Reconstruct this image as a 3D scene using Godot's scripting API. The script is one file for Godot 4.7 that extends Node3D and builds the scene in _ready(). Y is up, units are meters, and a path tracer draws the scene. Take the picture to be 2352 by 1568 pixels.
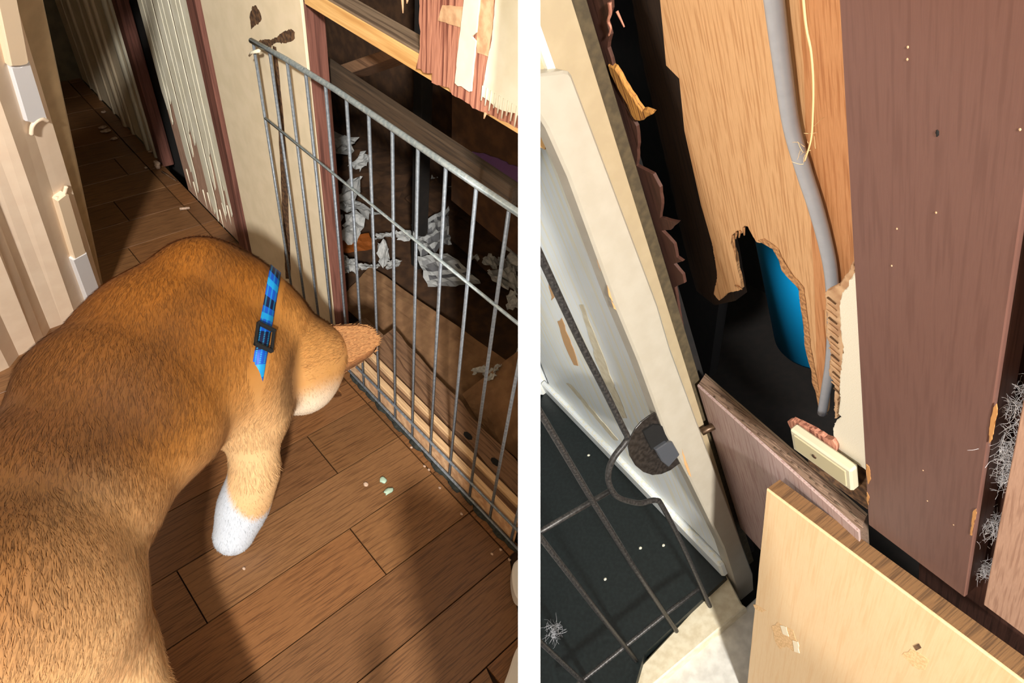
extends Node3D

# A dog sniffs at a wire panel that closes off a gnawed wall; beyond a white partition stands a second torn wall with a cage.
const EASY := Transform3D()
const SLANT := Transform3D(Vector3(0.8998, 0.4065, 0.1584), Vector3(-0.3306, 0.8722, -0.3604), Vector3(-0.2847, 0.272, 0.9192), Vector3(0.8398, -0.118, -0.0075))
var here := EASY
var used := {}
var m := {}
var rng := RandomNumberGenerator.new()


func _ready() -> void:
	rng.seed = 7
	# --- camera, sky, light
	var cam := Camera3D.new()
	cam.name = "camera"
	cam.fov = rad_to_deg(2.0 * atan(784.0 / 1450.0))
	cam.near = 0.02
	cam.transform = Transform3D(Vector3(0.7247, 0.1214, 0.6783), Vector3(0.4136, 0.7107, -0.5691), Vector3(-0.5511, 0.693, 0.4648), Vector3(0, 1, 0))
	add_child(cam)
	var env := Environment.new()
	env.background_mode = Environment.BG_SKY
	var sky_mat := ProceduralSkyMaterial.new()
	sky_mat.sky_top_color = Color(0.62, 0.70, 0.80)
	sky_mat.sky_horizon_color = Color(0.82, 0.85, 0.88)
	sky_mat.ground_bottom_color = Color(0.35, 0.33, 0.30)
	sky_mat.ground_horizon_color = Color(0.6, 0.6, 0.58)
	sky_mat.sun_angle_max = 0.0
	var sky := Sky.new()
	sky.sky_material = sky_mat
	env.sky = sky
	env.background_energy_multiplier = 0.8
	env.ambient_light_source = Environment.AMBIENT_SOURCE_DISABLED
	env.tonemap_mode = Environment.TONE_MAPPER_LINEAR
	env.tonemap_exposure = 1.08
	env.sdfgi_enabled = true
	env.ssao_enabled = true
	env.ssil_enabled = true
	var world := WorldEnvironment.new()
	world.name = "world"
	world.environment = env
	add_child(world)
	daylight("window_daylight", Vector3(-1.0931, 2.2238, 1.6124), Vector3(0.5098, 0.236, -0.4079), Vector2(0.18, 0.18), 16.0, Color(1.0, 0.985, 0.96))
	added_lamp(Vector3(-0.7985, 1.0449, -0.2606), Vector3(0.6564, 0.5631, -0.0334), 1.2, Color(1.0, 0.985, 0.96))
	# --- the place
	materials()
	shell()
	back_wall()
	wall_cavity()
	fence()
	folding_door()
	corridor_bits()
	shadow_blocker()
	here = SLANT
	cage()
	torn_wall()
	boards()
	here = EASY
	dog()


# ------------------------------------------------------------------ helpers
func daylight(called: String, at: Vector3, to: Vector3, size: Vector2, energy: float, tint: Color) -> void:
	var a := AreaLight3D.new()
	a.name = called
	a.area_size = size
	a.light_energy = energy
	a.light_color = tint
	a.shadow_enabled = true
	a.area_range = 12.0
	a.light_specular = 0.5
	a.look_at_from_position(at, to, Vector3.UP)
	add_child(a)


# added lamp, out of view, that throws side light on the torn wall
func added_lamp(at: Vector3, to: Vector3, energy: float, tint: Color) -> void:
	var d := (to - at).normalized()
	var t := thing("added_spot_lamp", "added lamp out of view throwing side light past the partition at the torn wood", "lamp", at)
	part("shade", tube(mb(), [at - d * 0.12, at - d * 0.06, at - d * 0.012], 0.02, 0.05, 16), plain(Color(0.2, 0.2, 0.2)), t)
	part("bulb", tube(mb(), [at - d * 0.0115, at - d * 0.006], 0.04, 0.038, 16), glow(tint, 3.0), t)
	var s := SpotLight3D.new()
	s.name = "added_spot_light"
	s.spot_angle = 22.0
	s.spot_angle_attenuation = 0.35
	s.spot_range = 6.0
	s.light_energy = energy
	s.light_color = tint
	s.light_size = 0.06
	s.shadow_enabled = true
	s.look_at_from_position(at, to, Vector3.UP)
	add_child(s)


func numbered(called: String) -> String:
	if not used.has(called):
		used[called] = 0
		return called
	used[called] += 1
	return "%s_%03d" % [called, used[called]]


func tag(o: Node, label: String, category: String, group := "", kind := "") -> void:
	if label:
		o.set_meta("label", label)
	if category:
		o.set_meta("category", category)
	if group:
		o.set_meta("group", group)
	if kind:
		o.set_meta("kind", kind)


func thing(called: String, label: String, category: String, base: Vector3, group := "") -> Node3D:
	var o := Node3D.new()
	o.name = numbered(called)
	o.transform = here.translated_local(base)
	o.set_meta("base", base)
	add_child(o)
	tag(o, label, category, group)
	return o


func part(called: String, st: SurfaceTool, mat: Material, parent: Node3D, label := "") -> MeshInstance3D:
	var o := MeshInstance3D.new()
	o.name = called
	st.generate_normals()
	o.mesh = st.commit()
	o.material_override = mat
	var base: Vector3 = parent.get_meta("base", Vector3.ZERO)
	o.position = -base
	parent.add_child(o, true)
	if label:
		o.set_meta("label", label)
	return o


func single(called: String, st: SurfaceTool, mat: Material, label: String, category: String, group := "", kind := "") -> MeshInstance3D:
	var o := MeshInstance3D.new()
	o.name = numbered(called)
	st.generate_normals()
	o.mesh = st.commit()
	o.material_override = mat
	o.transform = here
	add_child(o)
	tag(o, label, category, group, kind)
	return o


func structure(called: String, st: SurfaceTool, mat: Material, label: String) -> MeshInstance3D:
	return single(called, st, mat, label, "wall" if called.begins_with("wall") else called.get_slice("_", 0), "", "structure")


func mb() -> SurfaceTool:
	var st := SurfaceTool.new()
	st.begin(Mesh.PRIMITIVE_TRIANGLES)
	return st


func face(st: SurfaceTool, a: Vector3, b: Vector3, c: Vector3, out: Vector3) -> void:
	if (b - a).cross(c - a).dot(out) > 0.0:
		st.add_vertex(a); st.add_vertex(c); st.add_vertex(b)
	else:
		st.add_vertex(a); st.add_vertex(b); st.add_vertex(c)


func face4(st: SurfaceTool, a: Vector3, b: Vector3, c: Vector3, d: Vector3, out: Vector3) -> void:
	face(st, a, b, c, out)
	face(st, a, c, d, out)


# a chamfered block between two corners, in the axes of t
func block(st: SurfaceTool, c0: Vector3, c1: Vector3, bev := 0.001, t := Transform3D()) -> SurfaceTool:
	var lo := Vector3(minf(c0.x, c1.x), minf(c0.y, c1.y), minf(c0.z, c1.z))
	var hi := Vector3(maxf(c0.x, c1.x), maxf(c0.y, c1.y), maxf(c0.z, c1.z))
	var mid := (lo + hi) / 2.0
	var h := (hi - lo) / 2.0
	bev = minf(bev, minf(h.x, minf(h.y, h.z)) * 0.9)
	st.set_smooth_group(-1)
	var p := func(sx: float, sy: float, sz: float, ax: int) -> Vector3:
		var q := Vector3(sx * (h.x - bev), sy * (h.y - bev), sz * (h.z - bev))
		q[ax] = [sx, sy, sz][ax] * h[ax]
		return t * (mid + q)
	for ax in 3:
		var u := (ax + 1) % 3
		var v := (ax + 2) % 3
		for s in [-1.0, 1.0]:
			var k := []
			for e in [[-1, -1], [1, -1], [1, 1], [-1, 1]]:
				var sg := [0.0, 0.0, 0.0]
				sg[ax] = s
				sg[u] = float(e[0])
				sg[v] = float(e[1])
				k.append(p.call(sg[0], sg[1], sg[2], ax))
			var out := Vector3.ZERO
			out[ax] = s
			face4(st, k[0], k[1], k[2], k[3], t.basis * out)
		for s in [-1.0, 1.0]:
			for r in [-1.0, 1.0]:
				var q := []
				for w in [[-1.0, u], [-1.0, v], [1.0, v], [1.0, u]]:
					var sg := [0.0, 0.0, 0.0]
					sg[ax] = w[0]
					sg[u] = s
					sg[v] = r
					q.append(p.call(sg[0], sg[1], sg[2], w[1]))
				var out := Vector3.ZERO
				out[u] = s
				out[v] = r
				face4(st, q[0], q[1], q[2], q[3], t.basis * out)
	for sx in [-1.0, 1.0]:
		for sy in [-1.0, 1.0]:
			for sz in [-1.0, 1.0]:
				face(st, p.call(sx, sy, sz, 0), p.call(sx, sy, sz, 1), p.call(sx, sy, sz, 2), t.basis * Vector3(sx, sy, sz))
	return st


func newell(poly: Array) -> Vector3:
	var n := Vector3.ZERO
	for i in poly.size():
		n += poly[i].cross(poly[(i + 1) % poly.size()])
	return n.normalized()


# a flat outline given thickness along off, with a small chamfer round its front
func slab(st: SurfaceTool, poly: Array, off: Vector3, bev := 0.0) -> SurfaceTool:
	st.set_smooth_group(-1)
	var n := newell(poly)
	var e: Vector3 = (Vector3(poly[1]) - poly[0]).normalized()
	var g := n.cross(e)
	var flat := PackedVector2Array()
	for p in poly:
		flat.append(Vector2(e.dot(p), g.dot(p)))
	var tris := Geometry2D.triangulate_polygon(flat)
	if tris.is_empty():
		print('EMPTY ', poly.size(), ' ', poly[0])
	var count := poly.size()
	var front := poly.duplicate()
	var rim := poly.duplicate()
	if bev > 0.0:
		var dir := off.normalized()
		for i in count:
			var a: Vector2 = (flat[i] - flat[(i + count - 1) % count]).normalized()
			var b: Vector2 = (flat[(i + 1) % count] - flat[i]).normalized()
			var inward: Vector2 = (a.orthogonal() + b.orthogonal()) * -1.0
			if inward.length() < 0.05:
				inward = a.orthogonal() * -1.0
			inward = inward.normalized() * bev
			front[i] = poly[i] + e * inward.x + g * inward.y
			rim[i] = poly[i] + dir * bev
	for i in range(0, tris.size(), 3):
		face(st, front[tris[i]], front[tris[i + 1]], front[tris[i + 2]], -off)
		face(st, poly[tris[i]] + off, poly[tris[i + 1]] + off, poly[tris[i + 2]] + off, off)
	for i in count:
		var j := (i + 1) % count
		var out: Vector3 = (Vector3(poly[j]) - poly[i]).cross(n)
		if bev > 0.0:
			face4(st, front[i], front[j], rim[j], rim[i], out)
		face4(st, rim[i], rim[j], poly[j] + off, poly[i] + off, out)
	return st


# breaks the edges of an outline into small torn steps
func torn(poly: Array, step: float, amp: float, key: int, from := 0, to := 999) -> Array:
	var r := RandomNumberGenerator.new()
	r.seed = key
	var n := newell(poly)
	var out := []
	for i in poly.size():
		var a: Vector3 = poly[i]
		var b: Vector3 = poly[(i + 1) % poly.size()]
		out.append(a)
		if i < from or i > to:
			continue
		var k := int(a.distance_to(b) / step)
		var side := (b - a).cross(n).normalized()
		for q in range(1, k):
			out.append(a.lerp(b, (q + r.randf_range(-0.3, 0.3)) / k) + side * r.randf_range(-amp, amp))
	return out


func smooth(pts: Array, k := 6) -> Array:
	var out := []
	for i in pts.size() - 1:
		var a: Vector3 = pts[maxi(i - 1, 0)]
		var b: Vector3 = pts[i]
		var c: Vector3 = pts[i + 1]
		var d: Vector3 = pts[mini(i + 2, pts.size() - 1)]
		for q in k:
			out.append(b.cubic_interpolate(c, a, d, float(q) / k))
	out.append(pts[-1])
	return out


func tube(st: SurfaceTool, pts: Array, r0: float, r1 := -1.0, sides := 8) -> SurfaceTool:
	if r1 < 0.0:
		r1 = r0
	st.set_smooth_group(0)
	var rings := []
	var side := Vector3.ZERO
	for i in pts.size():
		var d: Vector3 = (Vector3(pts[mini(i + 1, pts.size() - 1)]) - pts[maxi(i - 1, 0)]).normalized()
		if side == Vector3.ZERO:
			side = d.cross(Vector3.UP if absf(d.y) < 0.9 else Vector3.RIGHT).normalized()
		side = (side - d * side.dot(d)).normalized()
		var up := d.cross(side)
		var ring := []
		var r := lerpf(r0, r1, float(i) / maxf(pts.size() - 1.0, 1.0))
		for k in sides:
			var w := TAU * k / sides
			ring.append(pts[i] + (side * cos(w) + up * sin(w)) * r)
		rings.append(ring)
	for i in pts.size() - 1:
		for k in sides:
			var l := (k + 1) % sides
			var mid: Vector3 = (Vector3(rings[i][k]) + rings[i][l]) / 2.0 - pts[i]
			face4(st, rings[i][k], rings[i][l], rings[i + 1][l], rings[i + 1][k], mid)
	for e in [0, pts.size() - 1]:
		var out: Vector3 = Vector3(pts[e]) - pts[1 if e == 0 else e - 1]
		for k in range(1, sides - 1):
			face(st, rings[e][0], rings[e][k], rings[e][k + 1], out)
	return st


# a bent sheet over four corners, creased by noise; it has a back a millimetre away
func sheet(st: SurfaceTool, c: Array, nu: int, nv: int, amp: float, key: int, freq := 30.0, thick := 0.0008, ragged := 0.0) -> SurfaceTool:
	var noise := FastNoiseLite.new()
	noise.seed = key
	noise.frequency = 1.0
	noise.fractal_octaves = 3
	var r := RandomNumberGenerator.new()
	r.seed = key
	st.set_smooth_group(-1)
	var n: Vector3 = (Vector3(c[1]) - c[0]).cross(Vector3(c[3]) - c[0]).normalized()
	if n.y < 0.0:
		n = -n
	var g := []
	for i in nu + 1:
		var row := []
		for j in nv + 1:
			var u := float(i) / nu
			var v := float(j) / nv
			if ragged > 0.0 and (i == 0 or j == 0 or i == nu or j == nv):
				u += r.randf_range(-ragged, ragged)
				v += r.randf_range(-ragged, ragged)
			var p: Vector3 = Vector3(c[0]).lerp(c[1], u).lerp(Vector3(c[3]).lerp(c[2], u), v)
			row.append(p + n * amp * (noise.get_noise_3dv(p * freq) + 0.35 * absf(noise.get_noise_3dv(p * freq * 2.3))))
		g.append(row)
	for i in nu:
		for j in nv:
			st.set_uv(Vector2(float(i) / nu, float(j) / nv))
			face4(st, g[i][j], g[i + 1][j], g[i + 1][j + 1], g[i][j + 1], n)
			face4(st, g[i][j] - n * thick, g[i + 1][j] - n * thick, g[i + 1][j + 1] - n * thick, g[i][j + 1] - n * thick, -n)
	return st


# ------------------------------------------------------------------ materials
func noise_picture(key: int, freq: float, ramp: Array, kind := FastNoiseLite.TYPE_SIMPLEX_SMOOTH, octaves := 5, warp := 0.0) -> NoiseTexture2D:
	var n := FastNoiseLite.new()
	n.seed = key
	n.frequency = freq
	n.noise_type = kind
	n.fractal_octaves = octaves
	if warp > 0.0:
		n.domain_warp_enabled = true
		n.domain_warp_amplitude = warp
		n.domain_warp_frequency = freq * 0.6
	var t := NoiseTexture2D.new()
	t.width = 512
	t.height = 512
	t.seamless = true
	t.noise = n
	var g := Gradient.new()
	g.offsets = PackedFloat32Array(ramp.map(func(x): return x[0]))
	g.colors = PackedColorArray(ramp.map(func(x): return x[1]))
	t.color_ramp = g
	return t


func matte(key: int, a: Color, b: Color, rough := 0.7, scale := 6.0, freq := 0.012) -> StandardMaterial3D:
	var s := StandardMaterial3D.new()
	s.albedo_texture = noise_picture(key, freq, [[0.25, a], [0.75, b]])
	s.uv1_triplanar = true
	s.uv1_scale = Vector3.ONE * scale
	s.roughness = rough
	return s


func wood(key: int, a: Color, b: Color, along: int, rough := 0.6, fine := 1.0, relief := 0.05) -> StandardMaterial3D:
	var s := StandardMaterial3D.new()
	s.albedo_texture = noise_picture(key, 0.022, [[0.2, a], [0.42, a.lerp(b, 0.6)], [0.55, b], [0.64, a.lerp(b, 0.62)], [0.85, b]], FastNoiseLite.TYPE_SIMPLEX_SMOOTH, 5, 12.0)
	s.uv1_triplanar = true
	var v := Vector3.ONE * 7.0 * fine
	v[along] = 0.3 * fine
	s.uv1_scale = v
	s.roughness = rough
	if relief > 0.0:
		s.heightmap_enabled = true
		s.heightmap_texture = s.albedo_texture
		s.heightmap_scale = relief
	return s


func plain(c: Color, rough := 0.6, metal := 0.0) -> StandardMaterial3D:
	var s := StandardMaterial3D.new()
	s.albedo_color = c
	s.roughness = rough
	s.metallic = metal
	return s


func materials() -> void:
	m.white_paint = matte(2, Color(0.985, 0.985, 0.985), Color(1, 1, 1), 0.9, 3.0)
	m.planks = []
	for i in 6:
		var w := wood(10, Color(0.37, 0.25, 0.155), Color(0.53, 0.38, 0.245), 0, 0.40, 3.6, 0.006)
		if i > 0:
			w.albedo_texture = m.planks[0].albedo_texture
			w.heightmap_texture = w.albedo_texture
		w.albedo_color = [Color(1, 1, 1), Color(0.93, 0.92, 0.9), Color(1.0, 0.96, 0.92), Color(0.95, 0.94, 0.94), Color(0.9, 0.88, 0.87), Color(1.0, 0.99, 0.97)][i]
		w.uv1_offset = Vector3(i * 0.31, i * 0.17, i * 0.43)
		m.planks.append(w)
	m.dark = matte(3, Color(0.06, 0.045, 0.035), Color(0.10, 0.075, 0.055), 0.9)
	m.seam = plain(Color(0.20, 0.12, 0.07), 0.9)
	m.black = plain(Color(0.05, 0.045, 0.04), 0.9)
	m.cream = matte(4, Color(0.905, 0.84, 0.715), Color(0.935, 0.87, 0.75), 0.6, 3.0)
	m.cream_pale = matte(5, Color(0.875, 0.85, 0.755), Color(0.91, 0.89, 0.81), 0.6, 3.0)
	m.red_edge = wood(12, Color(0.34, 0.20, 0.165), Color(0.50, 0.32, 0.27), 1, 0.7)
	m.red_ply = wood(13, Color(0.42, 0.22, 0.17), Color(0.78, 0.55, 0.45), 1, 0.85, 1.6, 0.15)
	m.tan_ply = matte(14, Color(0.72, 0.56, 0.42), Color(0.84, 0.70, 0.55), 0.8, 8.0)
	m.pine_z = wood(15, Color(0.80, 0.60, 0.36), Color(0.92, 0.75, 0.50), 2, 0.6)
	m.grey_wood = wood(16, Color(0.34, 0.27, 0.21), Color(0.52, 0.44, 0.36), 2, 0.75)
	m.track = wood(55, Color(0.70, 0.56, 0.42), Color(0.86, 0.72, 0.55), 2, 0.7, 3.0, 0.03)
	m.rail_dark = wood(11, Color(0.20, 0.155, 0.11), Color(0.30, 0.235, 0.17), 2, 0.8, 2.0)
	m.brown_wood_z = wood(17, Color(0.35, 0.25, 0.175), Color(0.52, 0.39, 0.285), 2, 0.75, 2.0)
	m.gnawed = matte(18, Color(0.25, 0.17, 0.11), Color(0.45, 0.33, 0.22), 0.9, 14.0)
	m.wire = matte(19, Color(0.40, 0.43, 0.47), Color(0.54, 0.57, 0.60), 0.45, 20.0)
	m.wire.metallic = 0.3
	m.rail = matte(19, Color(0.52, 0.57, 0.59), Color(0.68, 0.71, 0.71), 0.4, 20.0)
	m.rail.metallic = 0.3
	m.card = matte(20, Color(0.46, 0.33, 0.22), Color(0.56, 0.42, 0.29), 0.85, 4.0)
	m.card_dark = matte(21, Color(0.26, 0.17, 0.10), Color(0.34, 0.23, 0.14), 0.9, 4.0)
	m.paper = matte(22, Color(0.62, 0.63, 0.63), Color(0.80, 0.80, 0.79), 0.9, 12.0)
	m.orange = plain(Color(0.55, 0.29, 0.08), 0.6)
	m.purple = plain(Color(0.40, 0.29, 0.48), 0.35)
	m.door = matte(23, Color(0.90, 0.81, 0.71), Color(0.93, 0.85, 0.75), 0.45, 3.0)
	m.door_shaded = matte(24, Color(0.60, 0.50, 0.36), Color(0.68, 0.57, 0.42), 0.5, 4.0)  # darker door tone: shade of the turned side put into the colour
	m.plastic = plain(Color(0.90, 0.90, 0.91), 0.25)
	m.bisque = plain(Color(0.93, 0.84, 0.72), 0.35)
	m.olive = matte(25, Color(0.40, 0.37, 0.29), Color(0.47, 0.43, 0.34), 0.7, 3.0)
	m.grime = matte(26, Color(0.07, 0.09, 0.085), Color(0.20, 0.21, 0.19), 0.9, 20.0)
	m.mint = plain(Color(0.66, 0.76, 0.68), 0.6)
	m.scrap = matte(27, Color(0.66, 0.55, 0.47), Color(0.80, 0.70, 0.62), 0.9, 20.0)
	# beyond the partition
	m.tray = matte(30, Color(0.055, 0.085, 0.085), Color(0.10, 0.13, 0.13), 0.4, 9.0, 0.02)
	m.crate = wood(31, Color(0.97, 0.95, 0.86), Color(0.95, 0.975, 1.0), 1, 0.35, 0.9, 0.0)
	m.post = matte(32, Color(0.68, 0.645, 0.58), Color(0.70, 0.668, 0.605), 0.4, 4.0)
	m.jamb = matte(33, Color(0.665, 0.595, 0.475), Color(0.69, 0.62, 0.50), 0.5, 4.0)
	m.gate = matte(34, Color(0.17, 0.165, 0.165), Color(0.34, 0.33, 0.32), 0.45, 30.0)
	m.gate.metallic = 0.5
	m.steel = matte(35, Color(0.13, 0.115, 0.105), Color(0.21, 0.19, 0.175), 0.35, 18.0)
	m.smoke = plain(Color(0.30, 0.31, 0.33), 0.15)
	m.bolt = plain(Color(0.35, 0.27, 0.20), 0.4, 0.6)
	m.rust = plain(Color(0.80, 0.62, 0.42), 0.7)
	m.sill = matte(36, Color(0.83, 0.775, 0.655), Color(0.89, 0.85, 0.745), 0.5, 7.0)
	m.sill_grey = matte(37, Color(0.80, 0.79, 0.76), Color(0.88, 0.87, 0.84), 0.5, 5.0)
	m.veneer = wood(38, Color(0.77, 0.57, 0.385), Color(0.89, 0.71, 0.52), 1, 0.6, 3.4, 0.02)
	m.shade_wood = wood(52, Color(0.11, 0.07, 0.04), Color(0.20, 0.13, 0.075), 1, 0.8, 3.0, 0.03)  # dark brown standing for the shade on the wood sheet
	m.torn_wood = matte(39, Color(0.60, 0.42, 0.28), Color(0.82, 0.62, 0.42), 0.9, 24.0)
	m.cable = matte(40, Color(0.68, 0.69, 0.72), Color(0.70, 0.71, 0.74), 0.22, 12.0)
	m.twine = plain(Color(0.82, 0.68, 0.48), 0.9)
	m.brown_board = wood(41, Color(0.385, 0.265, 0.23), Color(0.42, 0.295, 0.258), 1, 0.36, 3.0, 0.004)
	m.board_side = wood(42, Color(0.24, 0.15, 0.12), Color(0.34, 0.22, 0.18), 1, 0.5, 2.0)
	m.chip = plain(Color(0.70, 0.50, 0.29), 0.7)
	m.rail_face = wood(43, Color(0.62, 0.49, 0.465), Color(0.75, 0.66, 0.635), 1, 0.55, 3.0, 0.01)
	m.rail_core = wood(44, Color(0.32, 0.24, 0.19), Color(0.58, 0.47, 0.39), 2, 0.9, 4.0, 0.15)
	m.pine = wood(45, Color(0.84, 0.69, 0.51), Color(0.865, 0.745, 0.58), 1, 0.5, 2.0, 0.004)
	m.pine_worn = matte(51, Color(0.80, 0.64, 0.45), Color(0.90, 0.75, 0.56), 0.8, 40.0)
	m.pine_end = wood(46, Color(0.34, 0.235, 0.135), Color(0.50, 0.36, 0.22), 0, 0.8, 3.0, 0.04)
	m.pink_board = wood(47, Color(0.60, 0.455, 0.375), Color(0.71, 0.565, 0.475), 1, 0.6, 4.5, 0.01)
	m.paper_wall = matte(48, Color(0.92, 0.89, 0.80), Color(0.98, 0.96, 0.90), 0.9, 40.0, 0.05)
	m.plate = plain(Color(0.76, 0.73, 0.63), 0.35)
	m.plate_inner = plain(Color(0.71, 0.67, 0.54), 0.4)
	m.blue = plain(Color(0.03, 0.56, 0.78), 0.45)
	m.splinter = wood(49, Color(0.42, 0.25, 0.10), Color(0.80, 0.58, 0.28), 1, 0.8, 4.0, 0.1)
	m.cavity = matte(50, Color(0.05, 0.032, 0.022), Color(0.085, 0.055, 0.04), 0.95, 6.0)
	m.lint = plain(Color(0.96, 0.96, 0.98), 0.95)
	m.lint.backlight_enabled = true
	m.lint.backlight = Color(0.5, 0.5, 0.5)
	m.wall_edge = matte(53, Color(0.27, 0.225, 0.15), Color(0.33, 0.28, 0.19), 0.8, 10.0)
	m.door_core = wood(54, Color(0.56, 0.43, 0.36), Color(0.73, 0.59, 0.50), 1, 0.8, 4.0, 0.05)


# ------------------------------------------------------------------ the room
func shell() -> void:
	structure("wall_partition", block(mb(), Vector3(0.0, -3.0, -3.2), Vector3(0.0176, 2.0, -0.5), 0.0004, Transform3D(Vector3(0.7193, 0.1281, 0.6827), Vector3(0.4136, 0.7107, -0.5691), Vector3(-0.5581, 0.6918, 0.4582), Vector3(0, 1, 0))), m.white_paint, "white end of a thin partition between two torn walls")
	structure("ceiling", block(mb(), Vector3(-2.2, 2.4, -3.2), Vector3(3.0, 2.5, 2.2)), m.cream_pale, "cream ceiling over both rooms")
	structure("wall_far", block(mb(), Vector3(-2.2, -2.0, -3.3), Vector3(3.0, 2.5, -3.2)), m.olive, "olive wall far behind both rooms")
	structure("wall_left", block(mb(), Vector3(-2.3, -2.0, -3.3), Vector3(-2.2, 2.5, 2.2)), m.cream, "cream side wall of the corridor room")
	structure("wall_right", block(mb(), Vector3(3.0, -2.0, -3.3), Vector3(3.1, 2.5, 2.2)), m.cream, "cream side wall beyond the cage")
	structure("trim_lintel", block(mb(), Vector3(-2.2, 2.1, 2.1), Vector3(3.0, 2.5, 2.2)), m.cream, "cream lintel over the open side of the room")
	structure("floor_base", block(mb(), Vector3(-2.3, -2.1, -3.3), Vector3(3.1, -2.0, 2.2)), m.dark, "dark ground slab under the house")
	# plank floor of the corridor, every board its own piece
	var f := Node3D.new()
	f.name = "floor"
	f.set_meta("base", Vector3.ZERO)
	add_child(f)
	tag(f, "brown wood plank floor in front of the wire panel", "floor", "", "structure")
	part("floor_bed", slab(mb(), [Vector3(-2.2, -0.0065, -3.2), Vector3(0.47, -0.0065, -3.2), Vector3(0.47, -0.0065, -0.30), Vector3(-0.34, -0.0065, 0.54), Vector3(-0.34, -0.0065, 1.48), Vector3(-2.2, -0.0065, 1.48)], Vector3(0, -0.05, 0)), m.seam, f)
	var joints := [0.26, 0.016, 0.303, 0.018, 0.38, 0.11, 0.29, -0.1, 0.2]
	for row in range(-18, 25):
		var z1 := -0.3985 - 0.1057 * row
		var z0 := z1 - 0.1057
		var j: float = joints[posmod(row, 9)]
		if row == -1:
			j = -0.32
		for k in [-2, -1, 0, 1]:
			var x0: float = j + 0.9 * (k - 1)
			var x1: float = j + 0.9 * k
			x0 = maxf(x0, -2.2)
			x1 = minf(x1, 0.436)
			if x1 - x0 < 0.02:
				continue
			var e0 := minf(x1, partition_line(z0)) - 0.001
			var e1 := minf(x1, partition_line(z1)) - 0.001
			if e0 < x0 + 0.012:
				continue
			var outline := [Vector3(x0 + 0.0008, 0, z0 + 0.0008), Vector3(e0, 0, z0 + 0.0008), Vector3(e1, 0, z1 - 0.0008), Vector3(x0 + 0.0008, 0, z1 - 0.0008)]
			if e1 < x0 + 0.004:
				outline = [Vector3(x0 + 0.0008, 0, z0 + 0.0008), Vector3(e0, 0, z0 + 0.0008), Vector3(x0 + 0.0008, 0, z0 + (e0 - x0) / 0.966)]
			part("plank", slab(mb(), outline, Vector3(0, -0.006, 0), 0.0007), m.planks[posmod(row * 7 + k * 3 + 20, 6)], f)
		if partition_line(z1) > 0.44:
			var edge := 0.475 if z0 < -0.95 else 0.462
			part("plank", slab(mb(), [Vector3(0.4375, 0, z0 + 0.001), Vector3(edge, 0, z0 + 0.001), Vector3(minf(edge, partition_line(z1)), 0, z1 - 0.001), Vector3(0.4375, 0, z1 - 0.001)], Vector3(0, -0.006, 0), 0.0009), m.planks[4 - posmod(row, 2) * 2], f)


# where the partition meets the floor
func partition_line(z: float) -> float:
	return 0.318 - 0.966 * (z + 0.14) if z < 0.55 else -0.35


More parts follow.
